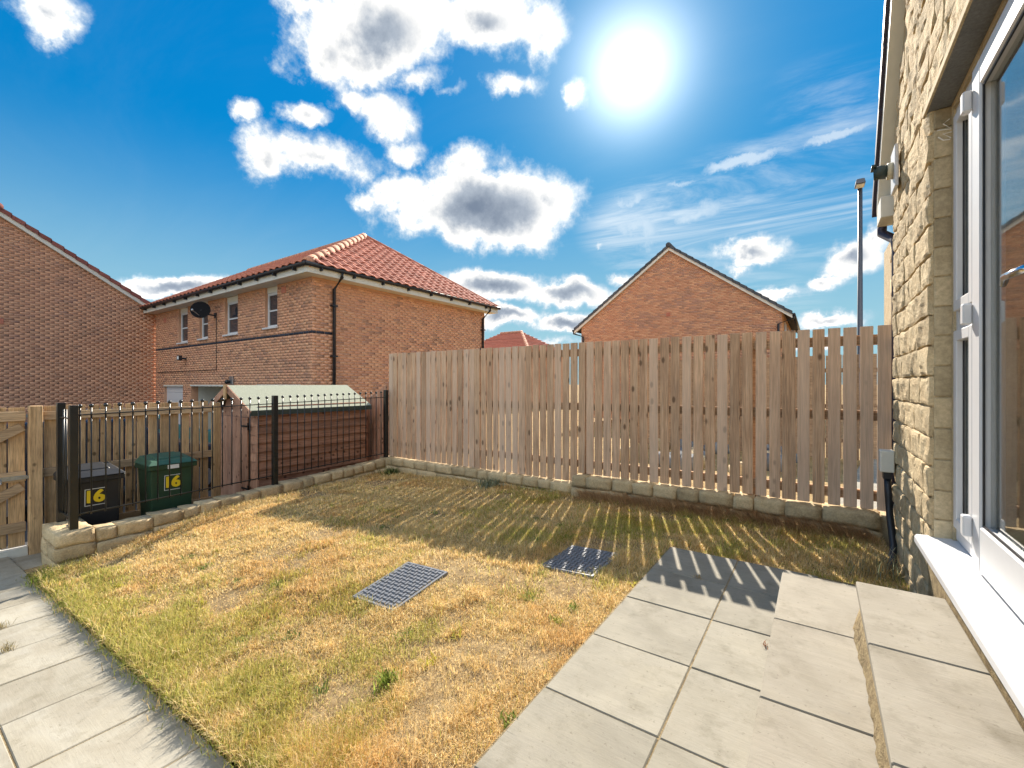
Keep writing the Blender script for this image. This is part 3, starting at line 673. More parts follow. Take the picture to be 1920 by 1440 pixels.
# ------------------------------------------------------------------ brick houses
def bricks(parent, org, du, nrm, W, z0, z1, inside=None, holes=(), stripe=None, srange=None, dark=.14, pal=None, tint=1.0):
    """real brick boxes on a wall face; org = ground corner, du = direction along the wall, nrm = outward"""
    pal = np.array(pal if pal is not None else [(.62, .325, .20), (.65, .355, .215), (.58, .295, .185), (.63, .33, .20)]); dk = np.array([(.40, .225, .15), (.44, .245, .17), (.48, .265, .17)])
    V = []; Cc = []; rows = int((z1 - z0) / .075)
    for r_ in range(rows):
        z = z0 + r_ * .075; u = -(.1125 if r_ % 2 else 0.)
        while u < W:
            a, b = max(u, 0.), min(u + .2145, W); u += .225
            if b - a < .03: continue
            zc = z + .0325; skip = False
            for (h0, h1, g0, g1) in holes:
                if g0 - .03 < zc < g1 + .03:
                    if a >= h0 - .01 and b <= h1 + .01: skip = True; break
                    if a < h0 < b: b = h0 - .003
                    elif a < h1 < b: a = h1 + .003
            if skip or b - a < .025: continue
            if inside is not None and not (inside(a, z + .065) and inside(b, z + .065)): continue
            V.append((a, b, z, z + .065)); n_ = vnoise(np.array([a * 1.0]), np.array([z * 3.2]), 1.0, 2, 8)[0]
            if stripe is not None and stripe - .01 < zc < stripe + .075 * 1.0 and (srange is None or a < srange[0] or a > srange[1]): c = np.array((.045, .05, .065)) * random.uniform(.8, 1.2)
            else:
                c = pal[random.randrange(len(pal))] if random.random() > dark * (2.2 if n_ > .56 else .5) else dk[random.randrange(3)]
                c = c * random.uniform(.93, 1.07) * tint
            Cc.append(c)
    V = np.array(V); n = len(V); P = np.zeros((n, 8, 3)); d = np.array(du); nr = np.array(nrm); o = np.array(org)
    for k, (ui, zi, dep) in enumerate(((0, 2, .004), (1, 2, .004), (1, 3, .004), (0, 3, .004), (0, 2, -.004), (1, 2, -.004), (1, 3, -.004), (0, 3, -.004))):
        P[:, k, :2] = o + V[:, ui:ui + 1] * d + nr * dep; P[:, k, 2] = V[:, zi]
    F = (np.arange(n)[:, None, None] * 8 + np.array([(0, 1, 2, 3), (0, 4, 5, 1), (1, 5, 6, 2), (2, 6, 7, 3), (3, 7, 4, 0)])[None]).reshape(-1, 4)
    ob = npmesh('brickwork', P.reshape(-1, 3), F, M_BRICK, parent, np.repeat(np.array(Cc), 8, 0)); ob['kind'] = 'stuff'
    # make the outward side the front
    bmx = bmesh.new(); bmx.from_mesh(ob.data); bmesh.ops.recalc_face_normals(bmx, faces=bmx.faces); bmx.to_mesh(ob.data); bmx.free(); return ob
def pantile():
    """one clay pantile, origin at its upper left corner, x across, -y down the slope, z up"""
    w, l, n = .30, .36, 6; v = []; f = []
    for yy_, dz in ((0, .0), (-l, .028)):
        for i in range(n + 1):
            u = i / n; zz = .022 * math.sin(u * 2 * math.pi) + .012; v.append((u * w, yy_, zz + dz))
    b = len(v)
    for i in range(n + 1): p = v[n + 1 + i]; v.append((p[0], p[1] + .004, p[2] - .022))
    for i in range(n): f.append((i, n + 1 + i, n + 2 + i, i + 1)); f.append((n + 1 + i, b + i, b + i + 1, n + 2 + i))
    return v, f
PV, PF = pantile()
def gutter(parent, p, q, name='gutter', r=.055):
    p = Vector(p); q = Vector(q); MB().tube([p, q], r, 10).to(name, M_BPLASTIC, parent, 0, True)

# --- house with the hipped red roof
hb = thing('brick_house', (-15.6, 9.7, -.9), 'two storey brick house with hipped red pantile roof beside the shed', 'house')
BX1, BX0, BY0, BY1, BZ0, BZ1 = -10.33, -20.95, 6.24, 13.15, -.92, 3.86
wins = [(-12.641, -11.988), (-15.083, -14.243), (-16.95, -16.30), (-18.707, -17.916)]
sills = [2.72, 2.68, 2.66, 2.62]
hol = [(a - BX0, b - BX0, s_, BZ1) for (a, b), s_ in zip(wins, sills)]
gar = [(-20.06, -18.33, 1.13), (-17.65, -15.19, 1.14), (-13.06, -10.84, 1.15)]
hol += [(a - BX0, b - BX0, BZ0 - .1, t) for a, b, t in gar]
# wall built as piers and panels so that the openings are real
wall = MB(); xsx = sorted([BX0, BX1] + [v for a in wins for v in a] + [v for g in gar for v in g[:2]])
for a, b in zip(xsx[:-1], xsx[1:]):
    m_ = (a + b) / 2; segs = [(BZ0, BZ1)]
    for (w0, w1), s_ in zip(wins, sills):
        if w0 < m_ < w1: segs = [(lo, min(hi, s_)) for lo, hi in segs]
    for g0, g1, t in gar:
        if g0 < m_ < g1: segs = [(t, hi) for lo, hi in segs]
    for lo, hi in segs: wall.box(a, b, BY0, BY0 + .22, lo, hi)
wall.box(BX1 - .22, BX1, BY0 + .22, BY1, BZ0, BZ1).box(BX0, BX0 + .2, BY0 + .22, BY1, BZ0, BZ1).box(BX0 + .2, BX1 - .22, BY1 - .2, BY1, BZ0, BZ1)
wall.to('wall', M_BMORTAR, hb)
bricks(hb, (BX0, BY0), (1, 0), (0, -1), BX1 - BX0, BZ0, BZ1, None, hol, 2.475, None, .13)
bricks(hb, (BX1, BY0), (0, 1), (1, 0), BY1 - BY0, BZ0, BZ1, None, (), 2.475, (.40, 6.5), .11, tint=1.06)
for (w0, w1), s_ in zip(wins, sills):
    wn = MB().box(w0, w1, BY0 + .10, BY0 + .13, s_ + .02, BZ1 - .16).to('window', M_DARKGLASS, hb)
    fr = MB(); yf = BY0 + .075; t = .07; top = BZ1 - .16
    for bx in ((w0, w0 + t, s_ + .02, top), (w1 - t, w1, s_ + .02, top), (w0 + t, w1 - t, top - t, top), (w0 + t, w1 - t, s_ + .02, s_ + .02 + t)): fr.box(bx[0], bx[1], yf, BY0 + .099, bx[2], bx[3])
    xm_ = (w0 + w1) / 2; zm_ = (s_ + top) / 2
    fr.box(w0 + t, w1 - t, yf + .012, BY0 + .098, zm_ - .02, zm_ + .02)
    fr.to('frame', M_WHITE, wn)
    MB().box(w0, w1, BY0 + .06, BY0 + .2, BZ1 - .158, BZ1 - .002).to('head_panel', M_CREAM, wn)
    MB().box(w0 - .06, w1 + .03, BY0 - .06, BY0 + .10, s_ - .03, s_ + .02).to('sill', M_WHITE, wn, .006)
    MB().box(w0 + .08, w1 - .08, BY0 + .2, BY0 + .21, s_, top).to('blind', M_BLIND, wn)
for i, (g0, g1, t) in enumerate(gar):
    if i == 1:
        MB().box(g0, g1, BY0 + 2.2, BY0 + 2.3, BZ0, t + .1).box(g0 - .05, g0, BY0 + .22, BY0 + 2.2, BZ0, t + .1).box(g1, g1 + .05, BY0 + .22, BY0 + 2.2, BZ0, t + .1).to('passage_wall', M_CREAM, hb)
        MB().box(g0, g1, BY0 + .02, BY0 + 2.2, t - .001, t + .05).to('passage_ceiling', M_CREAM, hb)
    else:
        gd = MB().box(g0, g1, BY0 + .08, BY0 + .12, BZ0, t).to('garage_door', M_WHITE, hb)
        for k in range(8): MB().box(g0 + .05, g1 - .05, BY0 + .068, BY0 + .0795, BZ0 + .05 + .25 * k, BZ0 + .27 + .25 * k).to('panel', M_WHITE, gd, .004)
    MB().box(g0 - .02, g1 + .02, BY0 - .018, BY0 + .01, t - .03, t + .02).to('lintel', M_CREAM, hb)
for (vx, vz) in ((-11.65, 3.68), (-19.96, 3.55)): MB().box(vx - .10, vx + .10, BY0 - .02, BY0 - .002, vz - .08, vz + .08).to('air_vent', M_TILE, hb, .003)
OV = .36; EX, EY0, EY1, EZ = BX1 + OV, BY0 - OV, BY1 + OV, 4.06
# soffit and fascia
MB().box(BX0 - .1, EX - .02, EY0 + .02, BY0 + .05, BZ1 + .001, BZ1 + .03).box(BX1 - .05, EX - .02, BY0 + .051, EY1 - .02, BZ1 + .001, BZ1 + .03).to('soffit', M_CREAM, hb)
MB().box(BX0 - .1, EX, EY0, EY0 + .02, BZ1 - .005, BZ1 + .19).box(EX - .02, EX, EY0 + .021, EY1, BZ1 - .005, BZ1 + .19).to('fascia', M_CREAM, hb)
gutter(hb, (BX0 - .2, EY0 - .06, 4.045), (EX + .06, EY0 - .06, 4.045)); gutter(hb, (EX + .06, EY0 - .06, 4.045), (EX + .06, EY1 + .05, 4.045))
for k in range(12):
    xk = BX0 + .3 + k * .93; MB().box(xk - .018, xk + .018, EY0 - .10, EY0 - .001, 3.93, 4.0).to('gutter_bracket', M_BPLASTIC, hb)
for k in range(8):
    yk = EY0 + .35 + k * .93; MB().box(EX + .001, EX + .10, yk - .018, yk + .018, 3.93, 4.0).to('gutter_bracket', M_BPLASTIC, hb)
for yk in (6.80, 12.98):
    MB().tube([(EX + .06, yk, 4.0), (EX + .06, yk, 3.9), (BX1 + .075, yk, 3.62), (BX1 + .075, yk, -.9)], .042, 10).to('downpipe', M_BPLASTIC, hb, 0, True)
    for zc in (3.2, 1.9, .6): MB().box(BX1 + .005, BX1 + .13, yk - .075, yk + .075, zc - .02, zc + .02).to('pipe_clip', M_BPLASTIC, hb)
# roof planes
AP = Vector((-12.9, (BY0 + BY1) / 2, 6.26)); c1 = Vector((EX + .08, EY0 - .08, EZ)); c2 = Vector((EX + .08, EY1 + .08, EZ)); AW = Vector((BX0 - .1, AP.y, AP.z))
w1_ = Vector((BX0 - .1, EY0 - .08, EZ)); w2_ = Vector((BX0 - .1, EY1 + .08, EZ))
roof = MB().add([c1, c2, AP, AW, w1_, w2_], [(0, 1, 2), (4, 0, 2, 3), (1, 5, 3, 2), (4, 3, 5)]).to('roof', M_TILE, hb)
def tiles(parent, a, b, apexdir, inside, objs, lift=.02):
    """a->b along the eave, apexdir up the slope"""
    a = Vector(a); b = Vector(b); u = (b - a).normalized(); L = (b - a).length; up = Vector(apexdir); H_ = up.length; up.normalize(); nr = u.cross(up).normalized()
    if nr.z < 0: nr = -nr
    m = Matrix((u, up, nr)).transposed(); rot = m.to_euler(); me = None; out = []; V = []; F = []
    if objs:
        me = bpy.data.meshes.new('roof_tile'); me.from_pydata(PV, [], PF); me.materials.append(M_TILE)
        if u.cross(up).z < 0: pass
    for r_ in range(int(H_ / .30) + 1):
        for c in range(int(L / .30) + 1):
            s_, t_ = c * .30, r_ * .30 + .33
            if not inside(s_ + .15, t_ - .15): continue
            p = a + u * s_ + up * t_ + nr * lift
            if objs: put(me, None, parent, p, 'roof_tile', rot)
            else:
                k = len(V); V += [tuple(p + m @ Vector(q)) for q in PV]; F += [tuple(i + k for i in f) for f in PF]
    if not objs:
        o = npmesh('roof_tiles', V, F, M_TILE, parent); o['kind'] = 'stuff'
ec = (c2 - c1).length; upv = AP - (c1 + (c2 - c1) * .5); hh = upv.length; apx = (AP - c1).dot((c2 - c1).normalized())
def in_hip(s_, t_):
    k = t_ / hh; return t_ < hh and apx * k - .02 < s_ < ec - (ec - apx) * k + .02
tiles(roof, c1, c2, upv, in_hip, True)
upl = Vector((0, AP.y - c1.y, AP.z - EZ)); hl = upl.length
tiles(roof, w1_, c1, upl, lambda s_, t_: t_ < hl and s_ < (c1.x - w1_.x) - (c1.x - AP.x) * t_ / hl, False)
def ridge(parent, p, q, r=.11, step=.42, mat=None):
    p = Vector(p); q = Vector(q); d = q - p; n = max(1, int(d.length / step)); d /= n
    for i in range(n):
        a = p + d * i - d * .03; b = p + d * (i + 1)
        MB().tube([a, a + d * .5, b], [r, r, r * .995], 12).to('ridge_tile', mat or M_RIDGE, parent, 0, True)
ridge(roof, c1 + Vector((-.1, .1, .02)), AP + Vector((0, 0, .02)), .125); ridge(roof, c2 + Vector((-.1, -.1, .02)), AP + Vector((0, 0, .02)), .10, .42, M_TILE); ridge(roof, AP + Vector((0, 0, .0)), AW, .12)
# dish, lamp and cable on that house
M_DISH = plain('matt_black_mesh', (.012, .012, .014), .85, .1)
ds = thing('satellite_dish', (-15.72, BY0, 3.36), 'dark satellite dish on the brick house between its windows', 'dish')
cc = Vector((-15.62, BY0 - .46, 3.46)); ax = Vector((.80, -.55, .22)).normalized(); e1 = ax.orthogonal().normalized(); e2 = ax.cross(e1)
V = []; Fd = []
for j in range(6):
    r_ = .27 * j / 5
    for k in range(24): a = 2 * math.pi * k / 24; V.append(tuple(cc + (e1 * math.cos(a) + e2 * math.sin(a)) * r_ + ax * (.35 * r_ * r_)))
for j in range(5):
    for k in range(24): k2 = (k + 1) % 24; Fd.append((j * 24 + k, j * 24 + k2, (j + 1) * 24 + k2, (j + 1) * 24 + k))
dm = MB(); dm.add(V, Fd); dm.to('reflector', M_DISH, ds, 0, True)
MB().tube([(-15.72, BY0 - .012, 3.36), (-15.80, BY0 - .22, 3.37), cc], .022, 8).box(-15.79, -15.65, BY0 - .03, BY0 - .011, 3.28, 3.44).to('bracket', M_BPLASTIC, ds)
MB().tube([cc - Vector((0, 0, .2)), cc + ax * .3 - Vector((.1, .1, .12))], .012, 6).ball(cc + ax * .32 - Vector((.1, .1, .12)), .04).to('receiver_arm', M_METAL, ds)
wl = thing('security_light', (-18.05, BY0, 2.06), 'small black floodlight on the brick wall below the dark course', 'light')
MB().tube([(-18.0, BY0 - .012, 2.06), (-18.05, BY0 - .16, 2.07)], .03, 8).box(-18.17, -17.95, BY0 - .24, BY0 - .15, 2.0, 2.17).to('housing', M_BPLASTIC, wl)
MB().box(-18.13, -17.99, BY0 - .245, BY0 - .241, 2.03, 2.14).to('lens', M_STICK, wl)
tag(MB().tube([(-15.64, BY0 - .02, 3.30), (-15.64, BY0 - .02, 1.64), (-20.7, BY0 - .02, 1.62)], .011, 5).to('cable', M_BPLASTIC), 'thin black cable running down and along the brick wall', 'cable')
cm = thing('security_camera', (-14.6, BY0, 1.3), 'small grey wall camera above the shed ridge', 'camera')
MB().box(-14.68, -14.46, BY0 - .06, BY0 - .011, 1.16, 1.42).to('mount', M_METAL, cm, .004); MB().ball((-14.66, BY0 - .12, 1.25), .07).to('lens', M_BLACK, cm, 0, True)

# --- gabled house at the far left
ha = thing('brick_house', (-25, 2.3, -.9), 'brick gable wall of the house at the far left edge', 'house')
AX = -21.0; AYc = 2.25; AHW = 4.02; AZe = 4.0; AZp = 6.58
def inA(u, z): 
    y = AYc - AHW + u; return z < AZp - (AZp - AZe) * abs(y - AYc) / AHW - .02
MB().prism([(AYc - AHW, -.92), (AYc + AHW, -.92), (AYc + AHW, AZe), (AYc, AZp), (AYc - AHW, AZe)], 'x', AX - 8, AX).to('wall', M_BMORTAR, ha)
bricks(ha, (AX, AYc - AHW), (0, 1), (1, 0), 2 * AHW, -.92, AZp, inA, (), None, None, .16, pal=[(.56, .30, .19), (.59, .325, .205), (.52, .275, .175), (.57, .305, .19)])
def verge_roof(parent, axis, plane, out, cen, hw, ze, zp, depth, mat, ov=.12):
    """two roof slopes over a gable; axis is the ridge direction"""
    sl = (zp - ze) / hw
    for s_ in (-1, 1):
        e = cen + s_ * (hw + .38); zE = ze - sl * .38
        def P(u, v, w): return (w, u, v) if axis == 'x' else (u, w, v)
        a, b = plane + out * ov, plane - out * depth; t = .07
        r_ = MB().hexa([P(cen, zp + .03, a), P(e, zE + .03, a), P(e, zE + .03, b), P(cen, zp + .03, b)], [P(cen, zp + .03 + t, a), P(e, zE + .03 + t, a), P(e, zE + .03 + t, b), P(cen, zp + .03 + t, b)]).to('roof', mat, parent)
        n = int(math.hypot(hw + .38, zp - zE) / .33)
        for k in range(n):   # verge tile ends, stepped up the slope
            f0, f1 = k / n, (k + 1.06) / n; u0 = e + (cen - e) * f0; u1 = e + (cen - e) * f1; z0 = zE + (zp - zE) * f0; z1 = zE + (zp - zE) * f1
            MB().hexa([P(u0, z0 + .01, a + out * .05), P(u1, z1 - .015, a + out * .05), P(u1, z1 - .015, a - out * .25), P(u0, z0 + .01, a - out * .25)], [P(u0, z0 + .155, a + out * .05), P(u1, z1 + .115, a + out * .05), P(u1, z1 + .115, a - out * .25), P(u0, z0 + .155, a - out * .25)]).to('verge_tile', mat, r_)
        MB().hexa([P(cen, zp - .14, a), P(e, zE - .14, a), P(e, zE - .14, plane + out * .011), P(cen, zp - .14, plane + out * .011)], [P(cen, zp + .028, a), P(e, zE + .028, a), P(e, zE + .028, plane + out * .011), P(cen, zp + .028, plane + out * .011)]).to('bargeboard', M_CREAM, r_)
    rd = MB(); pa = Vector((plane + out * (ov + .05), cen, zp + .10)) if axis == 'x' else Vector((cen, plane + out * (ov + .05), zp + .10))
    pb_ = Vector((plane - out * depth, cen, zp + .10)) if axis == 'x' else Vector((cen, plane - out * depth, zp + .10))
    ridge(r_, pa, pb_, .12, .45, mat)
M_PURPLE = stone('dull_red_tile', [(.3, (.22, .075, .06)), (.7, (.33, .125, .10))], 3., 40, .25, .004, .85, 1.12, .8)
verge_roof(ha, 'x', AX, 1, AYc, AHW, AZe, AZp, 8.2, M_PURPLE)
MB().box(AX + .011, AX + .03, 2.18, 2.38, 3.06, 3.24).to('air_vent', M_TILE, ha, .003)

# --- gabled house beyond the fence
hc = thing('brick_house', (-5.8, 26, -.4), 'brick house with dark grey gable roof beyond the tall fence', 'house')
CY = 21.7; CXc = -5.82; CHW = 4.6; CZe = 4.33; CZp = 7.70
def inC(u, z):
    x = CXc - CHW + u; return z < CZp - (CZp - CZe) * abs(x - CXc) / CHW - .02
MB().prism([(CXc - CHW, -.6), (CXc + CHW, -.6), (CXc + CHW, CZe), (CXc, CZp), (CXc - CHW, CZe)], 'y', CY, CY + 9).to('wall', M_BMORTAR, hc)
bricks(hc, (CXc - CHW, CY), (1, 0), (0, -1), 2 * CHW, -.6, CZp, inC, (), None, None, .3, pal=[(.56, .285, .165), (.62, .34, .20), (.50, .245, .145), (.58, .30, .175)])
bricks(hc, (CXc + CHW, CY), (0, 1), (1, 0), 9, -.6, CZe - .05, None, (), None, None, .2, pal=[(.58, .30, .17), (.63, .35, .20)])
verge_roof(hc, 'y', CY, -1, CXc, CHW, CZe, CZp, 9.3, M_SLATE)
MB().box(CXc - .13, CXc + .05, CY - .03, CY - .011, 4.42, 4.60).to('air_vent', M_TILE, hc, .003)
for s_ in (-1, 1):
    xe = CXc + s_ * (CHW + .44); gutter(hc, (xe, CY - .15, CZe - .27), (xe, CY + 9.2, CZe - .27))
    MB().tube([(xe, CY - .05, CZe - .3), (xe, CY - .08, CZe - .42), (CXc + s_ * (CHW - .12), CY - .08, CZe - .62), (CXc + s_ * (CHW - .12), CY - .08, -.5)], .045, 8).to('downpipe', M_BPLASTIC, hc, 0, True)
for k in range(3):
    wn = MB().box(CXc + CHW + .002, CXc + CHW + .02, CY + 1.6 + 2.6 * k, CY + 2.5 + 2.6 * k, 2.7, 3.9).to('window', M_DARKGLASS, hc)
    MB().box(CXc + CHW + .021, CXc + CHW + .05, CY + 1.52 + 2.6 * k, CY + 1.6 + 2.6 * k, 2.62, 3.98).box(CXc + CHW + .021, CXc + CHW + .05, CY + 2.5 + 2.6 * k, CY + 2.58 + 2.6 * k, 2.62, 3.98).to('frame', M_WHITE, wn)
# --- far house roof
hd = thing('brick_house', (-24, 36, -.8), 'distant house with red hipped roof between the two brick houses', 'house')
MB().box(-29, -21.3, 33.2, 40, -.9, 4.3).to('wall', M_BMORTAR, hd)
a_, b_, c_, d_ = (-29.4, 32.8, 4.3), (-20.9, 32.8, 4.3), (-20.9, 40.4, 4.3), (-29.4, 40.4, 4.3); r1, r2 = (-26.6, 36.6, 6.35), (-24.1, 36.6, 6.35)
rd_ = MB().add([a_, b_, c_, d_, r1, r2], [(0, 1, 5, 4), (1, 2, 5), (2, 3, 4, 5), (3, 0, 4)]).to('roof', M_TILE, hd)
ridge(rd_, b_, r2, .16, .5); ridge(rd_, r1, r2, .13, .5)
for k in range(12):
    f = k / 12; MB().beam(tuple(np.array(a_) * (1 - f) + np.array(r1) * f + np.array((0, 0, .03))), tuple(np.array(b_) * (1 - f) + np.array(r2) * f + np.array((0, 0, .03))), .10, .05).to('tile_course', M_TILE, rd_)
    MB().beam(tuple(np.array(b_) * (1 - f) + np.array(r2) * f + np.array((0, 0, .03))), tuple(np.array(c_) * (1 - f) + np.array(r2) * f + np.array((0, 0, .03))), .10, .05).to('tile_course', M_TILE, rd_)

# ------------------------------------------------------------------ own house of buff stone
ho = thing('stone_house', (1.5, 2.5, 0), 'buff stone house wall with white glazed doors at the right', 'house')
WX = .47; WC = 4.29; RY = 3.025; HEAD = 2.555; FX = .557
VY0, VZ0, VY1, VZ1 = 4.77, 2.61, 3.88, 3.757; VS = (VZ1 - VZ0) / (VY0 - VY1)
def verge_z(y): return VZ0 + VS * (VY0 - y)
core = MB(); core.prism([(RY + .012, -.95), (WC - .02, -.95), (WC - .02, verge_z(WC) - .1), (1.6, verge_z(1.6) - .1), (-1.5, verge_z(1.6) - .1), (-1.5, HEAD + .046), (RY + .012, HEAD + .046)], 'x', WX + .006, WX + .33)
core.to('wall', M_MORTAR, ho)
MB().box(.575, .9, WC + .001, 6.0, -.9, 2.55).to('wall', M_MORTAR, ho)
ch = .1525; zrow = -.30; rws = 0
while zrow < 4.6:
    y_lo = RY if zrow + ch * .5 < HEAD + .10 else -.4
    y = WC + (0 if rws % 2 else 0); first = True
    while y > y_lo + .02:
        w = random.uniform(.17, .40)
        if first: w = .30 if rws % 2 else .17
        if y - w < y_lo + .10: w = y - y_lo
        if y - w / 2 < 4.3 and zrow + ch < verge_z(y - w * .3) - .10:
            me = rock(.085, w - .007, ch - .007, .010, 7, 0, .002, True)
            put(me, M_BUFF, ho, (WX + .034 + random.uniform(-.004, .004), y - w / 2, zrow + ch / 2), 'stone', (random.uniform(-.006, .006), 0, 0))
        y -= w; first = False
    zrow += ch; rws += 1
# stones of the wall beyond the fence, and sawn reveal stones
for r_ in range(18):
    for k in range(3):
        put(rock(.06, .28, ch - .01, .012, 3, 0, .006), M_BUFF, ho, (.575 + .01, WC + .20 + .3 * k + (.1 if r_ % 2 else 0), -.3 + ch * (r_ + .5)), 'stone')
zz = .36; i = 0
while zz < HEAD - .02:
    h = random.choice((.145, .15, .155)); h = min(h, HEAD - zz)
    MB().box(WX + .012, FX + .02, RY - .006, RY + .05, zz + .003, zz + h - .003).to('reveal_stone', M_SMOOTHST, ho, .004); zz += h
MB().box(WX + .03, FX + .05, RY + .002, RY + .04, .2, HEAD).to('reveal_mortar', M_MORTAR, ho)
MB().box(WX - .012, FX + .06, -.5, RY + .10, HEAD + .001, HEAD + .038).to('lintel', M_LINTEL, ho, .004)
MB().box(WX - .02, WX + .02, -.5, RY + .08, HEAD + .004, HEAD + .0405).to('lintel_face', M_SMOOTHST, ho, .003)
MB().box(FX - .012, FX + .004, RY - .03, RY - .004, .40, HEAD).box(FX - .012, FX + .004, -.4, RY - .03, HEAD - .03, HEAD).to('sealant', M_MORTAR, ho)
# white sill under the doors
SZ = .414
MB().prism([(.412, SZ - .012), (.420, SZ), (FX + .03, SZ + .012), (FX + .03, SZ - .05), (.435, SZ - .05), (.412, SZ - .04)], 'y', -.6, RY + .03).to('sill', M_WHITE, ho, .002)
MB().box(.46, .52, -.6, RY - .01, .1, SZ - .051).to('sill_bedding', M_BED, ho)
# frames: side light and door
fr = MB(); D0, D1 = FX, FX + .07; zt, zbm = HEAD - .028, SZ + .014
def mem(y0_, y1_, z0_, z1_, a=D0, b=D1): return (a, b, y0_, y1_, z0_, z1_)
JY = RY - .008; MY0, MY1 = 2.575, 2.645
for q in (mem(JY - .06, JY, zbm, zt), mem(MY0, MY1, zbm, zt), mem(-.4, MY0, zt - .06, zt), mem(MY1, JY - .06, zt - .06, zt), mem(MY1, JY - .06, zbm, zbm + .07), mem(MY1, JY - .06, 1.44, 1.53)):
    MB().box(*q).to('frame', M_WHITE, ho, .004)
for (z0_, z1_) in ((zbm + .072, 1.438), (1.532, zt - .062)):
    sa = MB(); ya, yb = MY1 + .002, JY - .062; t = .05
    sa.box(D0 - .018, D1 - .02, ya, ya + t, z0_, z1_).box(D0 - .018, D1 - .02, yb - t, yb, z0_, z1_).box(D0 - .018, D1 - .02, ya + t, yb - t, z0_, z0_ + t).box(D0 - .018, D1 - .02, ya + t, yb - t, z1_ - t, z1_)
    so_ = sa.to('window', M_WHITE, ho, .003)
    MB().box(D0 + .012, D0 + .018, ya + t - .002, yb - t + .002, z0_ + t - .002, z1_ - t + .002).to('pane', M_GLASS, so_)
    MB().box(D0 + .004, D0 + .010, ya + t, ya + t + .006, z0_ + t, z1_ - t).box(D0 + .004, D0 + .010, yb - t - .006, yb - t, z0_ + t, z1_ - t).to('gasket', M_BPLASTIC, so_)
do = thing('glazed_door', (.6, 1.9, SZ), 'white glazed door standing at the right edge of the picture', 'door')
dl = MB(); q0, q1 = D0 - .035, D0 + .03; Y1 = MY0 - .012; Y0 = 1.62; t = .105
dl.box(q0, q1, Y1 - t, Y1, zbm + .02, zt - .065).box(q0, q1, Y0, Y0 + t, zbm + .02, zt - .065).box(q0, q1, Y0 + t, Y1 - t, zbm + .02, zbm + .20).box(q0, q1, Y0 + t, Y1 - t, zt - .175, zt - .065)
dl.to('leaf', M_WHITE, do, .006)
MB().box(q0 + .03, q0 + .036, Y0 + t - .003, Y1 - t + .003, zbm + .197, zt - .172).to('pane', M_GLASS, do)
MB().box(q0 + .008, q0 + .014, Y1 - t - .008, Y1 - t, zbm + .2, zt - .175).box(q0 + .008, q0 + .014, Y0 + t, Y1 - t - .008, zbm + .2, zbm + .208).box(q0 + .008, q0 + .014, Y0 + t, Y1 - t - .008, zt - .183, zt - .175).to('gasket', M_BPLASTIC, do)
for zh in (.56, 1.43, 2.30):
    MB().box(q0 - .03, q0 - .001, MY0 - .03, MY0 + .012, zh, zh + .085).box(D0 - .016, D0 - .001, MY0 + .013, MY0 + .055, zh - .03, zh + .06).to('hinge', M_WHITE, do, .005)
MB().tube([(q0 - .005, Y0 + .16, 1.50), (q0 - .055, Y0 + .17, 1.50), (q0 - .06, Y0 + .30, 1.505), (q0 - .05, Y0 + .36, 1.49)], [.012, .012, .011, .008], 10).box(q0 - .012, q0 - .001, Y0 + .13, Y0 + .18, 1.38, 1.60).to('handle', M_CHROME, do, 0, True)
# room behind the glass
MB().box(.63, 3.2, -.6, 3.4, .30, .40).to('room_floor', wood('room_floor_boards', (.10, .06, .04), (.16, .10, .06), (.22, .14, .09), 'y', False), ho)
MB().box(3.2, 3.25, -.6, 3.4, .4, 2.7).box(.75, 3.2, 3.4, 3.45, .4, 2.7).box(.75, 3.2, -.65, -.6, .4, 2.7).box(.63, 3.2, -.6, 3.4, 2.7, 2.75).to('room_wall', M_ROOM, ho)
# verge, bargeboard and gutter end of its roof
VX = .40
rf = MB().hexa([(VX, VY0, VZ0), (VX, 1.2, verge_z(1.2)), (2.5, 1.2, verge_z(1.2)), (2.5, VY0, VZ0)], [(VX, VY0, VZ0 + .05), (VX, 1.2, verge_z(1.2) + .05), (2.5, 1.2, verge_z(1.2) + .05), (2.5, VY0, VZ0 + .05)]).to('roof', M_SLATE, ho)
M_VERGE = plain('dark_verge', (.035, .03, .05), .5, .4)
n = 14
for k in range(n):
    y_a = VY0 - (VY0 - 1.3) * k / n; y_b = VY0 - (VY0 - 1.3) * (k + 1.05) / n
    MB().hexa([(VX - .022, y_a, verge_z(y_a) - .03), (VX - .022, y_b, verge_z(y_b) - .05), (VX + .1, y_b, verge_z(y_b) - .05), (VX + .1, y_a, verge_z(y_a) - .03)], [(VX - .022, y_a, verge_z(y_a) + .09), (VX - .022, y_b, verge_z(y_b) + .06), (VX + .1, y_b, verge_z(y_b) + .06), (VX + .1, y_a, verge_z(y_a) + .09)]).to('verge_tile', M_VERGE, rf)
MB().hexa([(VX + .0, 4.66, verge_z(4.66) - .20), (VX + .0, 1.3, verge_z(1.3) - .20), (WX + .03, 1.3, verge_z(1.3) - .20), (WX + .03, 4.66, verge_z(4.66) - .20)], [(VX + .0, 4.66, verge_z(4.66) - .052), (VX + .0, 1.3, verge_z(1.3) - .052), (WX + .03, 1.3, verge_z(1.3) - .052), (WX + .03, 4.66, verge_z(4.66) - .052)]).to('bargeboard', M_CREAM, rf)
MB().box(VX + .002, WX + .10, 4.40, 4.66, 2.46, 2.62).to('soffit_box', M_CREAM, rf, .004)
gutter(ho, (VX + .03, 4.74, 2.56), (2.4, 4.74, 2.56), 'gutter', .05)
MB().tube([(.44, 4.72, 2.50), (.44, 4.72, 2.42), (.50, 4.50, 2.30), (.50, 4.42, 2.2), (.50, 4.42, -.2)], .034, 10).to('downpipe', M_VERGE, ho, 0, True)
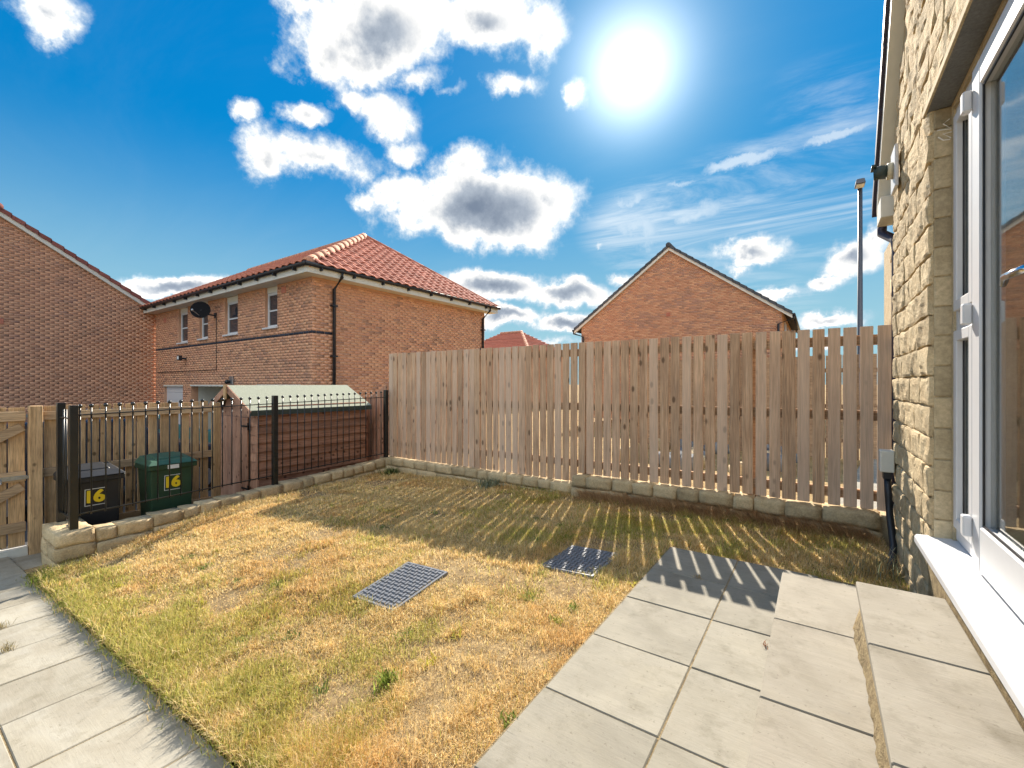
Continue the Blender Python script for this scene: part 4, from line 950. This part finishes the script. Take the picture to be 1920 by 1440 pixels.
# flue, outlet box, cable, scribble
fl = thing('boiler_flue', (.46, 3.96, 2.64), 'dark green boiler flue on a white plate high on the stone wall', 'flue')
MB().box(.425, .445, 3.86, 4.06, 2.50, 2.78).to('wall_plate', M_WHITE, fl, .004)
MB().tube([(.424, 3.96, 2.64), (.395, 3.96, 2.64)], .055, 20).to('collar', plain('cream_collar', (.55, .50, .36), .6), fl, 0, True)
MB().tube([(.395, 3.96, 2.64), (.36, 3.96, 2.645), (.325, 3.965, 2.645)], [.045, .045, .043], 18).box(.31, .335, 3.91, 4.01, 2.675, 2.69).to('terminal', plain('dark_green_terminal', (.03, .05, .05), .5), fl, 0, True)
ob = thing('outlet_box', (.45, 4.2, .6), 'small white outlet box on the corner of the stone wall', 'outlet box')
MB().box(.375, .455, 4.14, 4.25, .55, .705).to('cover', M_CREAM, ob, .008, False, 2)
MB().box(.395, .44, 4.155, 4.235, .50, .549).to('gland', M_BPLASTIC, ob)
tag(MB().tube([(.42, 4.19, .51), (.425, 4.19, .38), (.43, 4.16, .25), (.44, 4.08, .06), (.43, 4.00, -.04), (.40, 3.97, -.10), (.37, 3.96, -.15)], .022, 10).to('cable_duct', M_BPLASTIC, None, 0, True), 'black cable duct running from the white outlet box into the ground', 'pipe')
chk = MB()
for st_ in ([(.5365, 2.650), (.514, 2.633), (.544, 2.599), (.492, 2.607)], [(.549, 2.584), (.514, 2.583), (.542, 2.556), (.539, 2.549), (.515, 2.552), (.496, 2.573)]):
    chk.tube([(x_, RY - .0085, z_ - .16) for x_, z_ in st_], .0030, 5)
chk.to('chalk_mark', M_CHALK, ho)

# ------------------------------------------------------------------ street lamp
lp = thing('street_lamp', (.80, 12.7, -.3), 'tall grey street lamp column behind the fence at the right', 'street lamp')
MB().tube([(.8, 12.7, -.3), (.8, 12.7, 1.2), (.8, 12.7, 1.25), (.8, 12.7, 5.65)], [.075, .075, .055, .045], 12).to('column', M_GREYPOLE, lp, 0, True)
MB().hexa([(.70, 12.35, 5.60), (.88, 12.35, 5.60), (.88, 12.78, 5.64), (.70, 12.78, 5.64)], [(.72, 12.4, 5.72), (.86, 12.4, 5.72), (.86, 12.76, 5.78), (.72, 12.76, 5.78)]).to('lantern', M_GREYPOLE, lp, .01)
MB().box(.72, .86, 12.4, 12.62, 5.585, 5.6).to('lens', M_STICK, lp)

# ------------------------------------------------------------------ drain covers
def cover(xc, yc, cw, label):
    z = float(lawn_z(xc, yc)) + .008; zx = (float(lawn_z(xc + .2, yc)) - float(lawn_z(xc - .2, yc))) / .4; zy = (float(lawn_z(xc, yc + .2)) - float(lawn_z(xc, yc - .2))) / .4
    t = thing('drain_cover', (xc, yc, z), label, 'drain cover', 'drain covers in the lawn')
    t.rotation_euler = (math.atan(zy), -math.atan(zx), 0)
    W, Dp = cw, .435
    def loc(mb, name):
        me = mb.mesh(name, .002); o = put(me, M_COVER, t, None, name); return o
    loc(MB().box(-W / 2, W / 2, -Dp / 2, Dp / 2, -.05, 0), 'plate')
    loc(MB().box(-W / 2 - .022, -W / 2 - .003, -Dp / 2 - .02, Dp / 2 + .02, -.05, .006).box(W / 2 + .003, W / 2 + .022, -Dp / 2 - .02, Dp / 2 + .02, -.05, .006).box(-W / 2 - .003, W / 2 + .003, -Dp / 2 - .02, -Dp / 2 - .003, -.05, .006).box(-W / 2 - .003, W / 2 + .003, Dp / 2 + .003, Dp / 2 + .02, -.05, .006), 'frame')
    g = MB()
    nx_, ny_ = 11, 12
    for i in range(nx_):
        for j in range(ny_):
            x = -W / 2 + (i + .5) * W / nx_; y = -Dp / 2 + (j + .5) * Dp / ny_
            a, b = (.016, .009) if (i + j) % 2 else (.009, .017)
            g.box(x - a, x + a, y - b, y + b, -.001, .009)
    loc(g, 'raised_tread')['kind'] = 'stuff'
    return t
cover(-2.25, 1.985, .35, 'grey plastic drain cover in the sunlit middle of the lawn')
cover(-1.36, 2.83, .345, 'grey plastic drain cover half in fence shadow near the patio')
COVERS = [(-2.25, 1.985), (-1.36, 2.83)]

# ------------------------------------------------------------------ grass
def blades(P, Hh, Wd, lean, cols, yaw=None, bend=.5):
    n = len(P); yaw = RNG.random(n) * 2 * np.pi if yaw is None else yaw
    d = np.stack([np.cos(yaw), np.sin(yaw), np.zeros(n)], 1); sd = np.stack([-d[:, 1], d[:, 0], np.zeros(n)], 1)
    up = np.array([0, 0, 1.0]); hw = (Wd * .5)[:, None]
    mid = P + d * (Hh * lean * .35)[:, None] + up * (Hh * np.sqrt(np.clip(1 - (lean * .6) ** 2, .1, 1)) * .55)[:, None]
    tip = P + d * (Hh * lean)[:, None] + up * (Hh * np.sqrt(np.clip(1 - lean ** 2, .02, 1)))[:, None]
    V = np.stack([P - sd * hw, P + sd * hw, mid + sd * hw * .8, mid - sd * hw * .8, tip], 1).reshape(-1, 3)
    F = (np.arange(n)[:, None, None] * 5 + np.array([(0, 1, 2), (0, 2, 3), (3, 2, 4)])[None]).reshape(-1, 3)
    return V, F, np.repeat(cols, 5, 0)
def grass_cols(x, y, n):
    straw = np.array([(.80, .60, .27), (.85, .67, .35), (.73, .51, .20), (.87, .72, .42)]); green = np.array([(.46, .43, .10), (.54, .49, .14), (.36, .37, .09), (.60, .50, .17)])
    edge = sstep(1.45 - y, 0, .5) * sstep(-x, 1.2, 2.0)
    g = .45 * vnoise(x, y, 1.25, 4, 1) + .55 * vnoise(x, y, 3.4, 4, 14) + .10 * edge + .05 * sstep(-.9 - x, 2.8, .2) - .16 * sstep(-x, 2.9, 4.2) * sstep(y, 1.05, 1.4) + .09 * np.exp(-((x + 2.7) ** 2 + (y - 1.35) ** 2) / .35)
    g -= .20 * sstep(x, -1.6, -1.0) * sstep(2.4 - y, 0, .8)
    p = sstep(g, .45, .72); isg = RNG.random(n) < p * .62 + .03
    c = np.where(isg[:, None], green[RNG.integers(0, 4, n)], straw[RNG.integers(0, 4, n)])
    brown = sstep(vnoise(x, y, 2.6, 3, 9), .55, .72) * .55 + .25 * sstep(x, -1.6, -1.0) * sstep(2.6 - y, 0, 1.)
    c = c * (1 - brown[:, None]) + c * np.array([.90, .76, .62]) * brown[:, None]
    far = sstep(y, 4.2, 4.8)[:, None] * sstep(x, -2.6, -1.2)[:, None]
    c = c * (1 - far * .4) + np.array([.52, .34, .17]) * far * .4
    return c * RNG.uniform(.72, 1.22, (n, 1)), isg, p
def scatter(n):
    out = []
    tot = 0
    while tot < n:
        x = RNG.uniform(-5.95, .47, 400000); y = RNG.uniform(.76, 4.96, 400000); ok = in_lawn(x, y)
        dist = np.hypot(x, y); ok &= RNG.random(400000) < np.clip(2.0 / dist, 0, 1) ** 1.25
        for cx, cy in COVERS: ok &= ~((np.abs(x - cx) < .175) & (np.abs(y - cy) < .225))
        bare = sstep(vnoise(x, y, 2.1, 4, 4) + .22 * sstep(x, -1.5, -.9) * sstep(2.2 - y, 0, .8), .57, .74)
        ok &= RNG.random(400000) > bare * .85
        out.append(np.stack([x[ok], y[ok]], 1)); tot += ok.sum()
    return np.concatenate(out)[:n]
XY = scatter(330000); x, y = XY[:, 0], XY[:, 1]; n = len(XY); dist = np.hypot(x, y)
c, isg, p = grass_cols(x, y, n)
edge = sstep(1.12 - y, 0, .3) * sstep(-x, 1.0, 1.6)
tuft = sstep(vnoise(x, y, 6.5, 3, 6), .50, .72)
wallside = np.maximum(sstep(y, 4.6, 4.9), sstep(-x - .045 * y, 5.15, 5.45))
hgt = RNG.uniform(.014, .034, n) * (1 + 1.0 * tuft + .5 * isg + 1.1 * edge + .9 * wallside) * RNG.uniform(.7, 1.3, n)
wid = np.clip(.0011 * dist, .0021, .0062) * RNG.uniform(.7, 1.3, n)
lean = np.clip(RNG.normal(.72, .2, n) - .18 * isg, .1, .97)
P = np.stack([x, y, lawn_z(x, y) - .004], 1)
V, F, Cc = blades(P, hgt, wid, lean, c)
# overhanging green fringe along the path, and long dry stems here and there
m = 9000; xf = RNG.uniform(-5.7, -1.0, m); yf = .83 + RNG.normal(0, .035, m) + .03 * (vnoise(xf, xf * 0, 5, 3, 3) - .5)
gsel = RNG.random(m) < .72; cf = np.where(gsel[:, None], np.array([(.22, .25, .045), (.30, .31, .07)])[RNG.integers(0, 2, m)], np.array((.52, .38, .17))) * RNG.uniform(.75, 1.2, (m, 1))
V2, F2, C2 = blades(np.stack([xf, yf, lawn_z(xf, yf) - .004], 1), RNG.uniform(.02, .055, m) * (.4 + 1.2 * vnoise(xf, xf * 0, 3., 3, 12)), np.full(m, .0032), np.clip(RNG.normal(.6, .2, m), .1, .95), cf)
m = 900; xy = scatter(m); V3, F3, C3 = blades(np.stack([xy[:, 0], xy[:, 1], lawn_z(xy[:, 0], xy[:, 1])], 1), RNG.uniform(.06, .15, m), np.full(m, .0022), np.clip(RNG.normal(.65, .2, m), .1, .95), np.tile(np.array((.62, .50, .27)), (m, 1)) * RNG.uniform(.8, 1.15, (m, 1)))
# straw heap and tall stems against the wall at the right
m = 5000; xs_ = RNG.uniform(-2.3, .42, m); ysx = 4.86 - np.abs(RNG.normal(0, .14, m))
V4, F4, C4 = blades(np.stack([xs_, ysx, lawn_z(xs_, ysx) + RNG.uniform(0, .03, m)], 1), RNG.uniform(.05, .20, m), np.full(m, .004), np.clip(RNG.normal(.88, .1, m), .3, .99), np.array([(.50, .31, .16), (.60, .41, .21), (.40, .25, .13)])[RNG.integers(0, 3, m)] * RNG.uniform(.7, 1.2, (m, 1)), RNG.normal(np.pi, .5, m))
# low rosettes of broad leaved weeds scattered in the turf
kx = scatter(60); kx = kx[kx[:, 0] > -5.2]; m = 26; X5 = np.repeat(kx, m, 0) + RNG.normal(0, .022, (len(kx) * m, 2)); n5 = len(X5)
V5, F5, C5 = blades(np.stack([X5[:, 0], X5[:, 1], lawn_z(X5[:, 0], X5[:, 1])], 1), RNG.uniform(.02, .05, n5), RNG.uniform(.005, .010, n5), np.clip(RNG.normal(.75, .15, n5), .2, .97), np.repeat(np.array([(.24, .30, .07), (.36, .38, .08), (.19, .24, .07), (.50, .45, .08)])[RNG.integers(0, 4, len(kx))], m, 0) * RNG.uniform(.75, 1.2, (n5, 1)))
off = 0; VV = []; FF = []; CC = []
for v_, f_, c_2 in ((V, F, Cc), (V2, F2, C2), (V3, F3, C3), (V4, F4, C4), (V5, F5, C5)):
    VV.append(v_); FF.append(f_ + off); CC.append(c_2); off += len(v_)
tag(npmesh('grass', np.concatenate(VV), np.concatenate(FF), M_GRASS, None, np.concatenate(CC)), 'short sun scorched lawn grass, straw coloured with green patches', 'grass', kind='stuff')

# ------------------------------------------------------------------ weeds
def weed(x, y, z, hgt, spread, n, cols, label, wid=.006, lean=.55, name='weed', group=None):
    xx = x + RNG.normal(0, spread, n); yy = y + RNG.normal(0, spread, n)
    c = np.array(cols)[RNG.integers(0, len(cols), n)] * RNG.uniform(.8, 1.2, (n, 1))
    v_, f_, c2 = blades(np.stack([xx, yy, np.full(n, z)], 1), RNG.uniform(.4, 1.0, n) * hgt, np.full(n, wid), np.clip(RNG.normal(lean, .2, n), .05, .95), c)
    return tag(npmesh(name, v_, f_, M_LEAF, None, c2), label, 'weed', group)
GR = [(.20, .26, .04), (.30, .36, .07), (.14, .20, .03)]; GY = [(.26, .29, .19), (.34, .37, .26), (.20, .23, .14)]; BR = [(.48, .34, .16), (.58, .44, .22), (.36, .26, .11)]
def lz(x, y): return float(lawn_z(x, y))
weed(-1.60, 1.33, lz(-1.60, 1.33), .085, .028, 110, GR, 'bright green weed clump in the lawn nearest the patio', .007)
weed(-3.62, 4.72, lz(-3.62, 4.72), .17, .07, 170, GY, 'grey green weed growing below the tall fence', .012)
weed(.33, 3.75, lz(.33, 3.75), .24, .10, 240, GY + BR + BR, 'grey green weed beside the black cable duct', .0042)
weed(-5.58, 4.70, lz(-5.58, 4.70), .16, .06, 150, [(.10, .13, .04), (.15, .18, .06)], 'dark green weed in the far corner under the railings', .012)
weed(-.437, 1.065, .003, .055, .016, 70, BR + [(.24, .25, .08)], 'dry weed sprouting where four patio slabs meet', .005)
weed(-.165, 2.30, .002, .03, .02, 40, [(.25, .09, .05), (.30, .15, .08)], 'small reddish weed in the joint by the lower step', .004)
weed(-.60, 2.87, .003, .035, .012, 22, BR, 'tiny dry tuft in the shaded patio joint', .003)
for (a, b, lab) in ((-3.95, .30, 'dry grass tuft in a path joint at the left edge'), (-4.0, .47, 'dry grass tuft in the middle of the path joint'), (-4.47, .50, 'small dry tuft in the path joint nearer the gate')):
    weed(a, b, path_z(a) + .002, .075, .018, 46, [(.34, .27, .14), (.24, .21, .10)], lab, .003, .7)
weed(-5.35, .86, path_z(-5.35) + .01, .11, .05, 240, GR, 'green grass tuft at the foot of the stone plinth', .005)

# ------------------------------------------------------------------ things glimpsed between the fence slats
def car(xc, yc, zg, mat, label):
    t = thing('parked_car', (xc, yc, zg), label, 'car', 'cars in the parking court')
    prof = [(-2.0, .35), (-1.98, .72), (-1.85, .90), (-1.45, 1.38), (-1.0, 1.47), (.25, 1.45), (.95, .98), (1.75, .84), (1.98, .62), (2.0, .35)]
    MB().prism([(yc + u, zg + v) for u, v in prof], 'x', xc - .84, xc + .84).to('body', mat, t, .04, False, 2)
    for s_ in (-1, 1):
        MB().prism([(yc - 1.38, zg + .98), (yc - 1.28, zg + 1.33), (yc - .95, zg + 1.39), (yc + .2, zg + 1.37), (yc + .75, zg + .99)], 'x', xc + s_ * .835, xc + s_ * .852).to('side_window', M_DARKGLASS, t)
        for u in (-1.25, 1.25):
            wh = MB().tube([(xc + s_ * .70, yc + u, zg + .31), (xc + s_ * .87, yc + u, zg + .31)], .31, 24).to('wheel', M_TYRE, t)
            MB().tube([(xc + s_ * .871, yc + u, zg + .31), (xc + s_ * .885, yc + u, zg + .31)], .20, 16).to('rim', M_METAL, wh)
    for s_ in (-.55, .55): MB().box(xc + s_ - .14, xc + s_ + .14, yc - 2.02, yc - 1.985, zg + .62, zg + .76).to('tail_light', M_TILE, t)
car(-10.2, 2.2, -.84, M_CARB, 'dark blue grey parked car glimpsed through gaps in the golden fence')
car(-13.4, 3.4, -.85, M_CARG, 'teal parked car behind the darker one beyond the golden fence')
ff = thing('slatted_fence', (-1.3, 10.6, -.3), 'brown timber fence across the dry plot behind the tall fence', 'fence')
fsl = MB().box(-.06, .06, -.01, .01, 0, 2.0).mesh('slat')
for k in range(36): put(fsl, M_RAIL, ff, (-3.6 + .131 * k, 10.6, -.26 + random.uniform(-.01, .01)), 'slat')
for zr in (.1, .75, 1.45): MB().box(-3.7, 1.1, 10.612, 10.65, zr - .04, zr + .04).to('rail', M_RAIL, ff)
cp = MB().hexa([(.05, 5.2, -.235), (.55, 5.2, -.235), (1.6, 12, -.262), (.9, 12, -.262)], [(.05, 5.2, -.19), (.55, 5.2, -.19), (1.6, 12, -.215), (.9, 12, -.215)]).to('pavement', M_SLAB); tag(cp, kind='structure')
for k in range(16):
    a, b = random.uniform(-3.2, -.3), random.uniform(7.6, 10.0); me = rock(random.uniform(.2, .5), random.uniform(.2, .4), random.uniform(.15, .3), .06, 2, None, .03)
    o_ = put(me, M_LINTEL if k % 3 else M_BUFF, None, (a, b, float(ground_z(a, b)) + .08), 'rubble', (random.uniform(-.3, .3), random.uniform(-.3, .3), random.uniform(0, 3)))
    tag(o_, 'lump of rubble lying on the dry plot behind the tall fence', 'rubble', 'rubble on the dry plot')
print('objects', len(bpy.data.objects))
